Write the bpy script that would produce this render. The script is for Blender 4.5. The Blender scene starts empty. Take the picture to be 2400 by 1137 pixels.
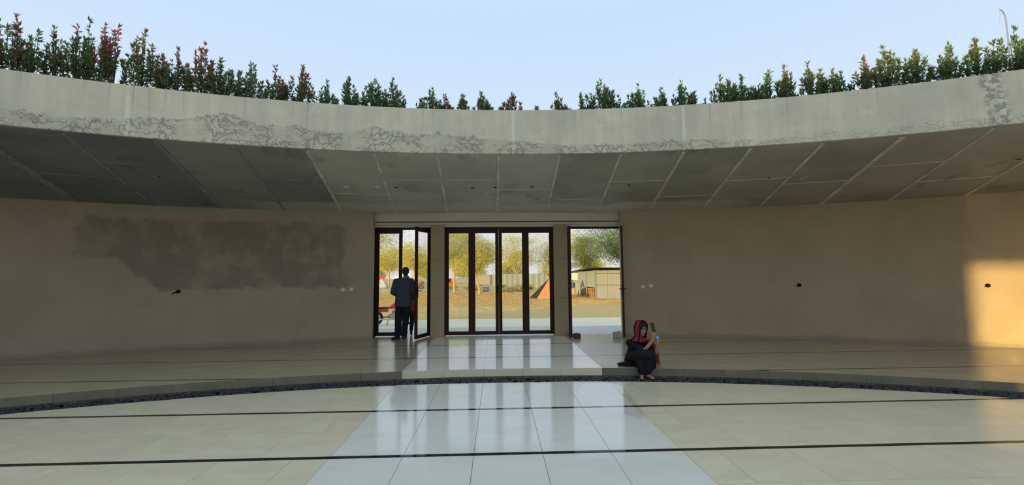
import bpy, math, random
import numpy as np
from mathutils import Vector, Matrix, Euler
C = bpy.context.scene.collection
PI = math.pi
# ------------------------------------------------------------------ camera, sky, sun, exposure
F_PX, PITCH, YAW, ROLL = 1022.92, .07523, .03531, -.00894
def cam_dir(x, y, z):
    c, s = math.cos(ROLL), math.sin(ROLL); x, y = c*x-s*y, s*x+c*y
    c, s = math.cos(PITCH), math.sin(PITCH); y, z = y*c+z*s, z*c-y*s
    c, s = math.cos(YAW), math.sin(YAW); x, z = x*c+z*s, z*c-x*s
    return Vector((x, z, y))
cd = bpy.data.cameras.new('camera'); cam = bpy.data.objects.new('camera', cd); C.objects.link(cam)
cd.sensor_width = 36; cd.sensor_fit = 'HORIZONTAL'; cd.lens = F_PX/2400*36; cd.clip_end = 900
r_, u_, f_ = cam_dir(1, 0, 0), cam_dir(0, 1, 0), cam_dir(0, 0, 1)
m = Matrix((r_, u_, -f_)).transposed().to_4x4(); m.translation = Vector((0, 0, 1.5)); cam.matrix_world = m
bpy.context.scene.camera = cam
bpy.context.scene.cycles.blur_glossy = 0.0; bpy.context.scene.cycles.sample_clamp_indirect = 0.0

W = bpy.data.worlds.new('sky'); bpy.context.scene.world = W; W.use_nodes = True
nt = W.node_tree; nt.nodes.clear()
tc = nt.nodes.new('ShaderNodeTexCoord'); sp = nt.nodes.new('ShaderNodeSeparateXYZ'); rp = nt.nodes.new('ShaderNodeValToRGB')
bg = nt.nodes.new('ShaderNodeBackground'); wo = nt.nodes.new('ShaderNodeOutputWorld')
nt.links.new(tc.outputs['Generated'], sp.inputs[0]); nt.links.new(sp.outputs['Z'], rp.inputs[0])
nt.links.new(rp.outputs[0], bg.inputs[0]); nt.links.new(bg.outputs[0], wo.inputs[0])
el = rp.color_ramp.elements
el[0].position = 0.0; el[0].color = (.84, .84, .84, 1)
el[1].position = 1.0; el[1].color = (.62, .76, .95, 1)
for p, c in ((.12, (.79, .84, .91, 1)), (.3, (.68, .81, .97, 1)), (.5, (.575, .755, .985, 1))):
    e = el.new(p); e.color = c
bg.inputs[1].default_value = 1.0

SUN_HEAD, SUN_EL = math.radians(42.0), math.radians(1.72)     # heading the light travels (clockwise from +Y), elevation
sl = bpy.data.lights.new('sun', 'SUN'); so = bpy.data.objects.new('sun', sl); C.objects.link(so)
sl.energy = 5.7; sl.color = (1.0, .72, .28); sl.angle = math.radians(.53)
d = Vector((math.sin(SUN_HEAD)*math.cos(SUN_EL), math.cos(SUN_HEAD)*math.cos(SUN_EL), -math.sin(SUN_EL)))
so.rotation_euler = d.to_track_quat('-Z', 'Y').to_euler(); so.location = (-30, -45, 12)
vs = bpy.context.scene.view_settings
vs.view_transform = 'Standard'; vs.look = 'None'; vs.gamma = 1; vs.use_curve_mapping = False; vs.exposure = 0.0

# ------------------------------------------------------------------ measures (platform level z = 0)
X0, Y0 = .15193, -9.81342
Z_C = -.114                                   # courtyard floor level
R_CE, R_P, R_W, R_F = 16.580, 16.992, 20.730, 17.033
H_W, H_F, H_T = 3.064, 3.546, 4.300           # ceiling at wall, fascia bottom, fascia top
LINES_C = [-1.29, .05, 1.41, 2.754, 4.096, 5.438]          # black inlays on the court
LINES_P = [1.40, 2.74, 4.08, 5.42, 6.756, 8.186, 9.656]    # on the platform
SX = [-1.5075, -.8534, -.2184, .4062, 1.0305, 1.6851]      # joints of the white strip
def pol(th, R, z=0): return Vector((X0+R*math.sin(th), Y0+R*math.cos(th), z))
def arc_y(x, R): return Y0+math.sqrt(max(R*R-(x-X0)**2, 0))

# ------------------------------------------------------------------ materials
MATS = {}
class N:
    """tiny node helper"""
    def __init__(s, name):
        s.m = bpy.data.materials.new(name); s.m.use_nodes = True; s.t = s.m.node_tree
        s.b = s.t.nodes['Principled BSDF']; s.out = s.t.nodes['Material Output']
        s.pos = s.new('ShaderNodeNewGeometry').outputs['Position']; MATS[name] = s.m
    def new(s, k, **kw):
        n = s.t.nodes.new(k)
        for a, v in kw.items(): setattr(n, a, v)
        return n
    def put(s, sock, v):
        if v is None: return
        if isinstance(v, bpy.types.NodeSocket): s.t.links.new(v, sock)
        else:
            try: sock.default_value = v
            except Exception: sock.default_value = (*v, 1) if len(v) == 3 else v
    def math(s, op, a, b=None, c=None):
        n = s.new('ShaderNodeMath', operation=op)
        for i, v in enumerate((a, b, c)): s.put(n.inputs[i], v) if v is not None else None
        return n.outputs[0]
    def vec(s, x, y, z):
        n = s.new('ShaderNodeCombineXYZ')
        for i, v in enumerate((x, y, z)): s.put(n.inputs[i], v)
        return n.outputs[0]
    def scale(s, v, sc):
        n = s.new('ShaderNodeMapping'); s.t.links.new(v, n.inputs['Vector']); n.inputs['Scale'].default_value = sc; return n.outputs[0]
    def noise(s, v, sc, det=4, rough=.6, dist=0):
        n = s.new('ShaderNodeTexNoise'); s.put(n.inputs['Vector'], v)
        n.inputs['Scale'].default_value = sc; n.inputs['Detail'].default_value = det; n.inputs['Roughness'].default_value = rough; n.inputs['Distortion'].default_value = dist
        return n.outputs['Fac']
    def edge(s, v, sc):
        n = s.new('ShaderNodeTexVoronoi', feature='DISTANCE_TO_EDGE'); s.put(n.inputs['Vector'], v); n.inputs['Scale'].default_value = sc; return n.outputs['Distance']
    def ramp(s, v, a, b, lo=0, hi=1):
        n = s.new('ShaderNodeMapRange', interpolation_type='SMOOTHSTEP'); s.put(n.inputs[0], v)
        for i, q in enumerate((a, b, lo, hi)): s.put(n.inputs[i+1], q)
        return n.outputs[0]
    def mix(s, f, a, b, mode='MIX'):
        n = s.new('ShaderNodeMix', data_type='RGBA', blend_type=mode); s.put(n.inputs[0], f)
        for i, q in ((6, a), (7, b)): s.put(n.inputs[i], q)
        return n.outputs[2]
    def polar(s):
        sp = s.new('ShaderNodeSeparateXYZ'); s.t.links.new(s.pos, sp.inputs[0])
        x = s.math('SUBTRACT', sp.outputs[0], X0); y = s.math('SUBTRACT', sp.outputs[1], Y0)
        th = s.math('ARCTAN2', x, y); r = s.math('SQRT', s.math('ADD', s.math('MULTIPLY', x, x), s.math('MULTIPLY', y, y)))
        return th, r, sp.outputs[2]
    def bump(s, h, st, dist=.02):
        n = s.new('ShaderNodeBump'); n.inputs['Strength'].default_value = st; n.inputs['Distance'].default_value = dist
        s.t.links.new(h, n.inputs['Height']); s.t.links.new(n.outputs[0], s.b.inputs['Normal'])
    def fin(s, col=None, rough=None, spec=None, metal=None):
        s.put(s.b.inputs['Base Color'], col); s.put(s.b.inputs['Roughness'], rough)
        s.put(s.b.inputs['Specular IOR Level'], spec); s.put(s.b.inputs['Metallic'], metal)
        return s.m
def plain(name, col, rough=.6, spec=.5, metal=0., var=.12, sc=6., bump=0.):
    n = N(name); f = n.noise(n.pos, sc)
    a = tuple(c*(1-var) for c in col); b = tuple(min(c*(1+var), 1) for c in col)
    if bump: n.bump(n.noise(n.pos, sc*6), bump)
    return n.fin(n.mix(f, a, b), rough, spec, metal)
def window(n, v, a, b, soft):        # 1 inside [a,b]
    return n.math('MULTIPLY', n.ramp(v, a-soft, a+soft), n.ramp(v, b-soft, b+soft, 1, 0))

def concrete_fascia():
    n = N('fascia_concrete'); th, r, z = n.polar(); s = n.math('MULTIPLY', th, 17.)
    uv = n.vec(s, z, 0)
    big = n.noise(uv, .9, 5, .6); fine = n.noise(uv, 14, 6, .7)
    streak = n.noise(n.scale(uv, (3.2, .18, 1)), 1.6, 5, .65)
    col = n.mix(n.ramp(big, .3, .7), (.60, .54, .40), (.74, .67, .49))
    col = n.mix(n.ramp(streak, .40, .62), n.mix(.28, col, (.46, .44, .36)), col)
    col = n.mix(n.math('MULTIPLY', n.ramp(n.noise(uv, 3.1, 6, .7), .50, .68), .30), col, (.47, .44, .34))
    col = n.mix(n.math('MULTIPLY', n.ramp(n.noise(n.scale(uv, (1, 1.6, 1)), 1.9, 5, .6, .5), .56, .70), .35), col, (.80, .74, .57))
    drip = n.math('MULTIPLY', n.ramp(n.noise(n.scale(uv, (5, .12, 1)), 2.1, 4), .56, .66), n.ramp(z, 3.7, 4.25))
    col = n.mix(n.math('MULTIPLY', drip, .45), col, (.30, .31, .28))
    # honeycombed rough lower part: edge wanders with the angle
    lim = n.math('ADD', 3.47, n.math('MULTIPLY', n.noise(n.vec(s, 0, 0), .55, 3), n.ramp(n.math('ABSOLUTE', n.math('ADD', th, .17)), .06, .30, .85, .40)))
    low = n.math('MULTIPLY', n.ramp(n.math('SUBTRACT', lim, z), -.03, .03), n.ramp(n.math('ABSOLUTE', n.math('ADD', th, .12)), .24, .42, 1, .35))
    warp = n.vec(n.math('ADD', s, n.math('MULTIPLY', n.noise(uv, 3, 4), 1.2)), n.math('MULTIPLY', n.math('ADD', z, n.math('MULTIPLY', n.noise(n.vec(z, s, 2), 3, 4), .5)), 1.9), 0)
    crack = n.math('MULTIPLY', n.ramp(n.edge(warp, 5.2), .0, .085, 1, 0), n.ramp(n.noise(uv, 2.2, 4), .38, .54))
    crack = n.math('MULTIPLY', crack, low)
    col = n.mix(n.math('MULTIPLY', crack, .40), col, (.22, .21, .17))
    col = n.mix(n.math('MULTIPLY', n.math('MULTIPLY', low, n.ramp(fine, .52, .7)), .4), col, (.30, .29, .23))
    # cast joints: pale seams
    seam = None
    for a in (-.3265, .0085, .1745):
        q = n.ramp(n.math('ABSOLUTE', n.math('SUBTRACT', th, a)), .0007, .0022, 1, 0)
        seam = q if seam is None else n.math('MAXIMUM', seam, q)
    seam = n.math('MULTIPLY', seam, n.ramp(n.noise(uv, 1.7, 2), .3, .5))
    col = n.mix(n.math('MULTIPLY', seam, .6), col, (.82, .77, .60))
    # broken joint at the east
    bj = n.math('MULTIPLY', n.ramp(n.math('ABSOLUTE', n.math('ADD', n.math('SUBTRACT', th, .4175), n.math('MULTIPLY', n.math('SUBTRACT', z, 3.9), .008))), .004, .010, 1, 0), n.ramp(n.noise(uv, 7, 5), .35, .5))
    col = n.mix(n.math('MULTIPLY', bj, .7), col, n.mix(n.ramp(n.noise(uv, 13, 3), .45, .55), (.24, .23, .19), (.72, .68, .56)))
    hgt = n.math('ADD', n.math('MULTIPLY', fine, n.math('ADD', .25, low)), n.math('MULTIPLY', crack, -1.0))
    hgt = n.math('ADD', hgt, n.math('MULTIPLY', bj, n.noise(uv, 9, 4)))
    n.bump(hgt, .8, .03)
    return n.fin(col, .85, .25)
def concrete_ceiling(nm='ceiling_concrete', g=(1., 1., 1.)):
    n = N(nm); th, r, z = n.polar()
    uv = n.vec(n.math('MULTIPLY', th, 18), r, 0)
    big = n.noise(uv, .55, 5, .6); fine = n.noise(uv, 9, 6, .7)
    oi = n.new('ShaderNodeObjectInfo').outputs['Random']
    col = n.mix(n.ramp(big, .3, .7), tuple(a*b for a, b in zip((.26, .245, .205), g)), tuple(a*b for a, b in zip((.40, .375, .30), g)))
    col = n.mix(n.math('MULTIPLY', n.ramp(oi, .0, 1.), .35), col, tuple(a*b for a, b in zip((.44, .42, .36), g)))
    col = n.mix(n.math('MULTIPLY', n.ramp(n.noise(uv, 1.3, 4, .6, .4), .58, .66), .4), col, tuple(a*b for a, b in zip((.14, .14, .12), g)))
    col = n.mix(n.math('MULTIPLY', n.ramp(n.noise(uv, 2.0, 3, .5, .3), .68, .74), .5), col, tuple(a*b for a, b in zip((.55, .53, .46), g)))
    edge = n.math('ADD', r, n.math('MULTIPLY', n.math('SUBTRACT', n.noise(uv, .8, 3), .5), 1.2))
    skim = n.math('MULTIPLY', n.ramp(edge, 19.95, 20.02), n.ramp(n.math('ABSOLUTE', th), .25, .29, 1, 0))
    col = n.mix(n.math('MULTIPLY', skim, .8), col, (.50, .475, .385))
    n.bump(fine, .25, .01)
    return n.fin(col, .75, .3)
def plaster_wall(name, stain, a=(.385, .295, .183), b=(.44, .34, .213)):
    n = N(name); th, r, z = n.polar()
    uv = n.vec(n.math('MULTIPLY', th, 20.7), z, 0)
    col = n.mix(n.ramp(n.noise(uv, .7, 5), .3, .7), a, b)
    col = n.mix(n.math('MULTIPLY', n.ramp(n.noise(n.scale(uv, (2, .5, 1)), 1.4, 4), .5, .7), .25), col, (.33, .26, .165))
    if stain:
        wz = n.math('ADD', z, n.math('MULTIPLY', n.math('SUBTRACT', n.noise(uv, 3.2, 5, .65), .5), .42))
        wt = n.math('ADD', th, n.math('MULTIPLY', n.math('SUBTRACT', n.noise(uv, 2.3, 4), .5), .035))
        zl = n.ramp(th, -.40, -.36, 1.92, 1.25)
        body = n.math('MULTIPLY', n.math('MULTIPLY', n.ramp(n.math('SUBTRACT', wz, zl), -.03, .05), n.ramp(wz, 2.70, 2.84, 1, 0)), window(n, wt, -.425, -.183, .006))
        pat = n.ramp(n.noise(n.scale(uv, (1, .8, 1)), 1.7, 6, .68), .34, .56)
        body = n.math('MULTIPLY', body, n.math('ADD', .25, n.math('MULTIPLY', pat, .75)))
        col = n.mix(n.math('MULTIPLY', body, .8), col, (.205, .180, .132))
    else:
        d = n.math('ADD', n.math('ABSOLUTE', n.math('SUBTRACT', th, .365)), n.math('MULTIPLY', n.math('SUBTRACT', z, 3.0), -.06))
        col = n.mix(n.math('MULTIPLY', n.ramp(d, .012, .02, 1, 0), .25), col, (.40, .38, .33))
    foot = n.ramp(n.math('ADD', z, n.math('MULTIPLY', n.noise(uv, 2.5, 4), -.22)), -.06, -.01, 1, 0)
    col = n.mix(n.math('MULTIPLY', foot, .5), col, (.20, .185, .15))
    n.bump(n.noise(uv, 26, 5), .12, .01)
    return n.fin(col, .8, .25)
def tile_mat(name, a, b, rough, spec=.5, vein=.15, wet=0.):
    n = N(name)
    oi = n.new('ShaderNodeObjectInfo').outputs['Random']
    p = n.vec(n.math('MULTIPLY', oi, 40), n.math('MULTIPLY', oi, 17), 0)
    add = n.new('ShaderNodeVectorMath', operation='ADD'); n.t.links.new(n.pos, add.inputs[0]); n.t.links.new(p, add.inputs[1])
    v = n.noise(n.scale(add.outputs[0], (1.0, 2.2, 1)), 1.8, 6, .62, .6)
    col = n.mix(n.ramp(v, .3, .7), a, b)
    col = n.mix(n.math('MULTIPLY', oi, vein), col, tuple(c*.86 for c in a))
    spots = n.ramp(n.noise(n.scale(add.outputs[0], (2.2, 4, 1)), 3.4, 4, .6, .8), .62, .72)
    col = n.mix(n.math('MULTIPLY', spots, vein*1.2), col, tuple(c*.62 for c in a))
    rg = n.ramp(n.noise(n.pos, 1.4, 4), .3, .7, rough*.8, rough*1.25)
    return n.fin(col, rg, spec)
M_fascia = concrete_fascia(); M_ceil = concrete_ceiling(); M_ceild = concrete_ceiling('ceiling_dark_left', (.56, .60, .72)); M_ceile = concrete_ceiling('ceiling_slate_left', (.78, .81, .89)); M_ceilm = concrete_ceiling('ceiling_grey_mid', (1.2, 1.2, 1.22))
M_wallL = plaster_wall('plaster_stained', True, (.345, .285, .198), (.40, .33, .23)); M_wallR = plaster_wall('plaster', False)
M_roof = plain('roof_concrete', (.5, .48, .38), .9, .2)
M_soil = plain('soil', (.14, .10, .07), .95, .1)
M_seam = plain('seam_concrete', (.56, .53, .44), .8, .25, sc=2.2, var=.7); M_seamd = plain('seam_dark_left', (.26, .255, .235), .8, .25, sc=2.2, var=.75)
M_beam = plain('beam_plaster', (.60, .53, .40), .75, .3, sc=2.5, var=.15)
M_pstone = plain('pillar_stone', (.36, .275, .155), .55, .4, sc=3, var=.12)
M_court = tile_mat('court_stone', (.76, .66, .44), (.86, .755, .51), .15, .6)
M_white = tile_mat('white_marble', (.79, .76, .62), (.86, .83, .68), .10, .5, .06)
M_plat = tile_mat('platform_stone', (.42, .35, .215), (.50, .42, .255), .19, .5, .12)
M_pwhite = tile_mat('platform_marble', (.84, .79, .62), (.90, .85, .68), .36, .9, .05)
for _m in (M_pwhite,):
    _b = _m.node_tree.nodes['Principled BSDF']; _b.inputs['Coat Weight'].default_value = .7; _b.inputs['Coat Roughness'].default_value = .015; _b.inputs['Coat IOR'].default_value = 1.7
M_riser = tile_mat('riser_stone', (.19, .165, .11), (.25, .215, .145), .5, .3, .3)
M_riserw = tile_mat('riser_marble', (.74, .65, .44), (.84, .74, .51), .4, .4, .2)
M_joint2 = plain('platform_grout', (.30, .25, .16), .9, .1)
M_joint = plain('joint_grout', (.15, .13, .10), .9, .1)
M_black = plain('black_granite', (.016, .016, .018), .06, .5, var=.3)
M_pebble = plain('black_pebble', (.03, .032, .037), .38, .5, var=.5, sc=30)
M_frame = plain('dark_wood_frame', (.034, .013, .009), .5, .2, var=.3, sc=14)
M_steel = plain('steel', (.55, .54, .52), .3, .5, 1.)
M_dark = plain('hole_black', (.008, .008, .007), .9, .1)
M_plate = plain('white_plastic', (.62, .61, .56), .4, .5)
def glass():
    n = N('glass'); n.t.nodes.remove(n.b)
    tr = n.new('ShaderNodeBsdfTransparent'); gl = n.new('ShaderNodeBsdfGlossy'); lw = n.new('ShaderNodeLayerWeight'); lw.inputs[0].default_value = .5; mx = n.new('ShaderNodeMixShader')
    tr.inputs[0].default_value = (.96, .97, .96, 1); gl.inputs['Roughness'].default_value = .01; F = n.math('ADD', .035, n.math('MULTIPLY', n.math('POWER', lw.outputs['Facing'], 5.), .9))
    n.t.links.new(F, mx.inputs[0]); n.t.links.new(tr.outputs[0], mx.inputs[1]); n.t.links.new(gl.outputs[0], mx.inputs[2]); n.t.links.new(mx.outputs[0], n.out.inputs[0])
    return n.m
M_glass = glass()
def water():
    n = N('water_film'); n.t.nodes.remove(n.b)
    tr = n.new('ShaderNodeBsdfTransparent'); gl = n.new('ShaderNodeBsdfGlossy'); lw = n.new('ShaderNodeLayerWeight'); lw.inputs[0].default_value = .5; mx = n.new('ShaderNodeMixShader')
    gl.inputs['Roughness'].default_value = .004; F = n.math('ADD', .02, n.math('MULTIPLY', n.math('POWER', lw.outputs['Facing'], 5.), .98))
    n.t.links.new(F, mx.inputs[0]); n.t.links.new(tr.outputs[0], mx.inputs[1]); n.t.links.new(gl.outputs[0], mx.inputs[2]); n.t.links.new(mx.outputs[0], n.out.inputs[0])
    return n.m
M_water = water()
def leaf_mat(name, col, trans=.35, var=.35):
    n = N(name); f = n.noise(n.pos, 7, 2)
    c = n.mix(f, tuple(x*(1-var) for x in col), tuple(min(1, x*(1+var)) for x in col))
    n.fin(c, .5, .35)
    tl = n.new('ShaderNodeBsdfTranslucent'); mx = n.new('ShaderNodeMixShader'); mx.inputs[0].default_value = trans
    n.t.links.new(c, tl.inputs[0]); n.t.links.new(n.b.outputs[0], mx.inputs[1]); n.t.links.new(tl.outputs[0], mx.inputs[2]); n.t.links.new(mx.outputs[0], n.out.inputs[0])
    return n.m
M_lf = [leaf_mat('leaf_green', (.16, .25, .075), .45), leaf_mat('leaf_dark', (.065, .11, .055), .4), leaf_mat('leaf_red', (.30, .095, .06), .45)]
M_sticker = leaf_mat('white_film', (.9, .9, .9), .75, .02)
M_bark = plain('bark', (.20, .15, .10), .9, .1, var=.35, sc=9)
M_twig = plain('twig', (.12, .09, .06), .9, .1)

# ------------------------------------------------------------------ mesh helpers
class MB:
    def __init__(s): s.v = []; s.f = []; s.mi = []; s.cur = 0
    def add(s, vs, fs):
        o = len(s.v); s.v += [tuple(v) for v in vs]
        for f in fs: s.f.append(tuple(i+o for i in f)); s.mi.append(s.cur)
    def box(s, a, b, M=None):
        (x0, y0, z0), (x1, y1, z1) = a, b
        vs = [Vector(p) for p in ((x0,y0,z0),(x1,y0,z0),(x1,y1,z0),(x0,y1,z0),(x0,y0,z1),(x1,y0,z1),(x1,y1,z1),(x0,y1,z1))]
        if M is not None: vs = [M @ v for v in vs]
        s.add(vs, [(0,3,2,1),(4,5,6,7),(0,1,5,4),(1,2,6,5),(2,3,7,6),(3,0,4,7)]); return s
    def prism(s, poly, z0, z1):          # poly: ccw (x, y) list; z may be callables
        n = len(poly); s.add([(x, y, z0) for x, y in poly]+[(x, y, z1) for x, y in poly],
            [tuple(range(n-1, -1, -1)), tuple(range(n, 2*n))]+[(i, (i+1) % n, n+(i+1) % n, n+i) for i in range(n)]); return s
    def tube(s, pts, rad, seg=8, cap=True):
        pts = [Vector(p) for p in pts]; rad = rad if isinstance(rad, (list, tuple)) else [rad]*len(pts)
        vs, fs = [], []; prev = None
        for i, p in enumerate(pts):
            t = (pts[min(i+1, len(pts)-1)]-pts[max(i-1, 0)]).normalized()
            if prev is None: a = t.orthogonal().normalized()
            else:
                a = prev-t*prev.dot(t); a = a.normalized() if a.length > 1e-6 else t.orthogonal().normalized()
            prev = a; b = t.cross(a)
            for k in range(seg):
                q = 2*PI*k/seg; vs.append(p+(a*math.cos(q)+b*math.sin(q))*rad[i])
        for i in range(len(pts)-1):
            for k in range(seg): fs.append((i*seg+k, i*seg+(k+1) % seg, (i+1)*seg+(k+1) % seg, (i+1)*seg+k))
        if cap: fs += [tuple(range(seg-1, -1, -1)), tuple(range((len(pts)-1)*seg, len(pts)*seg))]
        s.add(vs, fs); return s
    def ell(s, c, r, seg=10, rings=7, M=None):
        c = Vector(c); r = (r, r, r) if not isinstance(r, (tuple, list)) else r
        vs, fs = [], []
        for i in range(rings+1):
            a = PI*i/rings
            for k in range(seg):
                q = 2*PI*k/seg; v = Vector((r[0]*math.sin(a)*math.cos(q), r[1]*math.sin(a)*math.sin(q), r[2]*math.cos(a)))
                if M is not None: v = M @ v
                vs.append(c+v)
        for i in range(rings):
            for k in range(seg):
                A, B, Cc, D = i*seg+k, (i+1)*seg+k, (i+1)*seg+(k+1) % seg, i*seg+(k+1) % seg
                if i == 0: fs.append((A, B, Cc))
                elif i == rings-1: fs.append((A, B, D))
                else: fs.append((A, B, Cc, D))
        s.add(vs, fs); return s
    def loft(s, rings, seg=16):          # (cx, cy, z, rx, ry)
        vs, fs = [], []
        for cx, cy, z, rx, ry in rings:
            for k in range(seg): q = 2*PI*k/seg; vs.append((cx+rx*math.cos(q), cy+ry*math.sin(q), z))
        for i in range(len(rings)-1):
            for k in range(seg): fs.append((i*seg+k, i*seg+(k+1) % seg, (i+1)*seg+(k+1) % seg, (i+1)*seg+k))
        fs += [tuple(range(seg-1, -1, -1)), tuple(range((len(rings)-1)*seg, len(rings)*seg))]
        s.add(vs, fs); return s
    def torus(s, c, R, r, M=None, seg=24, sub=8):
        vs, fs = [], []
        for i in range(seg):
            a = 2*PI*i/seg
            for k in range(sub):
                b = 2*PI*k/sub; v = Vector(((R+r*math.cos(b))*math.cos(a), r*math.sin(b), (R+r*math.cos(b))*math.sin(a)))
                if M is not None: v = M @ v
                vs.append(Vector(c)+v)
        for i in range(seg):
            for k in range(sub): fs.append((i*sub+k, i*sub+(k+1) % sub, ((i+1) % seg)*sub+(k+1) % sub, ((i+1) % seg)*sub+k))
        s.add(vs, fs); return s
    def mesh(s, name, mats):
        me = bpy.data.meshes.new(name); me.from_pydata(s.v, [], s.f)
        for mm in (mats if isinstance(mats, (list, tuple)) else [mats]): me.materials.append(mm)
        if any(s.mi): me.polygons.foreach_set('material_index', s.mi)
        me.update(); return me
    def build(s, name, mats, parent=None, smooth=False):
        me = s.mesh(name, mats)
        if smooth: me.polygons.foreach_set('use_smooth', [True]*len(me.polygons))
        return obj(name, me, parent)
def obj(name, me, parent=None):
    o = bpy.data.objects.new(name, me); C.objects.link(o)
    if parent is not None: o.parent = parent
    return o
def tag(o, label=None, cat=None, group=None, kind=None):
    for k, v in (('label', label), ('category', cat), ('group', group), ('kind', kind)):
        if v: o[k] = v
    return o
def thing(name, loc, label, cat, group=None, rz=0.):
    o = bpy.data.objects.new(name, None); C.objects.link(o); o.location = loc; o.rotation_euler.z = rz; o.empty_display_size = .1
    return tag(o, label, cat, group)
def local(root):
    """build parts in world space, then hang them on root"""
    def fix(o):
        o.parent = root; o.matrix_parent_inverse = root_mw(root).inverted(); return o
    return fix
def root_mw(o): return Matrix.Translation(o.location) @ o.rotation_euler.to_matrix().to_4x4()
def blob(name, mb, voxel, mat, parent=None, it=6, fac=.5):
    o = mb.build(name, mat); md = o.modifiers.new('r', 'REMESH'); md.mode = 'VOXEL'; md.voxel_size = voxel; md.use_smooth_shade = True
    sm = o.modifiers.new('s', 'SMOOTH'); sm.factor = fac; sm.iterations = it
    dg = bpy.context.evaluated_depsgraph_get(); me = bpy.data.meshes.new_from_object(o.evaluated_get(dg))
    o.modifiers.clear(); old = o.data; o.data = me; bpy.data.meshes.remove(old); me.name = name
    if not me.materials: me.materials.append(mat)
    me.polygons.foreach_set('use_smooth', [True]*len(me.polygons))
    if parent is not None: local(parent)(o)
    return o
def caps(mb, a, b, r0, r1, seg=10):      # tapered capsule
    a, b = Vector(a), Vector(b); t = (b-a).normalized()
    mb.tube([a-t*r0*.94, a-t*r0*.7, a-t*r0*.3, a, b, b+t*r1*.3, b+t*r1*.7, b+t*r1*.94], [r0*.3, r0*.71, r0*.95, r0, r1, r1*.95, r1*.71, r1*.3], seg)
def ring_sector(mb, th0, th1, prof, step=.012, caps_=True):
    """sweep a closed (R, z) profile around the courtyard's axis"""
    n = max(2, int(abs(th1-th0)/step)+1); k = len(prof); vs, fs = [], []
    full = abs(abs(th1-th0)-2*PI) < 1e-6
    for i in range(n+(0 if full else 1)):
        th = th0+(th1-th0)*i/n
        for R, z in prof: vs.append(pol(th, R, z))
    for i in range(n):
        j = (i+1) % n if full else i+1
        for q in range(k): fs.append((i*k+q, j*k+q, j*k+(q+1) % k, i*k+(q+1) % k))
    if not full and caps_: fs += [tuple(range(k)), tuple(n*k+q for q in range(k-1, -1, -1))]
    mb.add(vs, fs)
def structure(o): o['kind'] = 'structure'; return o

# ------------------------------------------------------------------ floors
def band(x0, x1, lo, hi, k=5):
    """polygon of the strip x0..x1 between the curves lo(x) and hi(x); None when empty"""
    xs = [x0+(x1-x0)*i/k for i in range(k+1)]; a = [(x, lo(x), hi(x)) for x in xs]
    if all(h-l < .02 for _, l, h in a): return None
    ok = [(x, l, h) for x, l, h in a if h-l > .004]
    if len(ok) < 2: return None
    return [(x, l) for x, l, h in ok]+[(x, h) for x, l, h in reversed(ok)]
def simple(poly, eps=1e-6):
    out = []
    n = len(poly)
    for i in range(n):
        a, b, c = poly[i-1], poly[i], poly[(i+1) % n]
        if abs((b[0]-a[0])*(c[1]-b[1])-(b[1]-a[1])*(c[0]-b[0])) > eps: out.append(b)
    return out
SHARED = {}
def tile(name, x0, x1, lo, hi, z0, z1, mat, parent):
    g = .0012 if name == 'platform_tile' else .0022
    p = band(x0+g, x1-g, lo, hi)
    if not p: return
    p = simple(p)
    if len(p) < 3: return
    cx, cy = p[0]; q = [(round(x-cx, 4), round(y-cy, 4)) for x, y in p]
    key = (tuple(q), mat.name) if len(q) == 4 else None
    me = SHARED.get(key) if key else None
    if me is None:
        me = MB().prism(q, z0, z1).mesh(name, mat)
        if key: SHARED[key] = me
    o = obj(name, me, parent); o.location = (cx, cy, 0); return o
G = .0025; T = .006; LW = .027        # half joint, tile height above bed, half inlay width
mb = MB(); ring_sector(mb, 0, 2*PI, [(.01, Z_C-.3), (R_CE-.004, Z_C-.3), (R_CE-.004, Z_C-T), (.01, Z_C-T)], .03)
floor = structure(mb.build('floor', M_joint))
Y_NEAR = 1.41
mb = MB()                                   # the court behind the photographer: plain paving
pl = [(x, -26.2+0*x) for x in ()]
pts = []
nn = 90
for i in range(nn+1):                       # arc from (right, y=1.41) round the back to the left
    a0 = math.acos((Y_NEAR-Y0)/(R_CE-.01)); th = a0+(2*PI-2*a0)*i/nn; p = pol(th, R_CE-.01); pts.append((p.x, p.y))
mb.prism(list(reversed(pts)), Z_C-T, Z_C)
mb.build('paving', M_court, floor)
for i, yl in enumerate(LINES_C):
    if yl < Y_NEAR-.1: continue
    w = math.sqrt((R_CE-.01)**2-(yl-Y0)**2)-.005
    if yl > Y_NEAR+.1 or True:
        mb = MB().prism([(X0-w+.06, yl-LW), (X0+w-.06, yl-LW), (X0+w-.1, yl+LW), (X0-w+.1, yl+LW)], Z_C-T, Z_C+.0005); mb.build('inlay_strip', M_black, floor)
ys = [2.754-1.342, 2.754, 4.096, 5.438, 6.756]
PW = .636
for b in range(4):
    y0, y1 = ys[b]+LW+G, ys[b+1]-LW-G
    edge_c = lambda x: arc_y(x, R_CE-.006)
    for k in range(5): tile('floor_tile', SX[k], SX[k+1], lambda x: y0, lambda x: min(y1, edge_c(x)), Z_C-T, Z_C, M_white, floor)
    if b == 0: continue
    ym = (y0+y1)/2
    for half, (a, c) in enumerate(((y0, ym-G), (ym+G, y1))):
        off = PW/2 if half else 0
        for s in (1, -1):
            for k in range(-1, 17):
                xa = (k*PW+off); xb = xa+PW
                xa = max(xa, 0)
                if xb <= 0: continue
                xs_ = (SX[5]+xa, SX[5]+xb) if s > 0 else (SX[0]-xb, SX[0]-xa)
                tile('floor_tile', xs_[0], xs_[1], lambda x: a, lambda x: min(c, edge_c(x)), Z_C-T, Z_C, M_court, floor)
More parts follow.
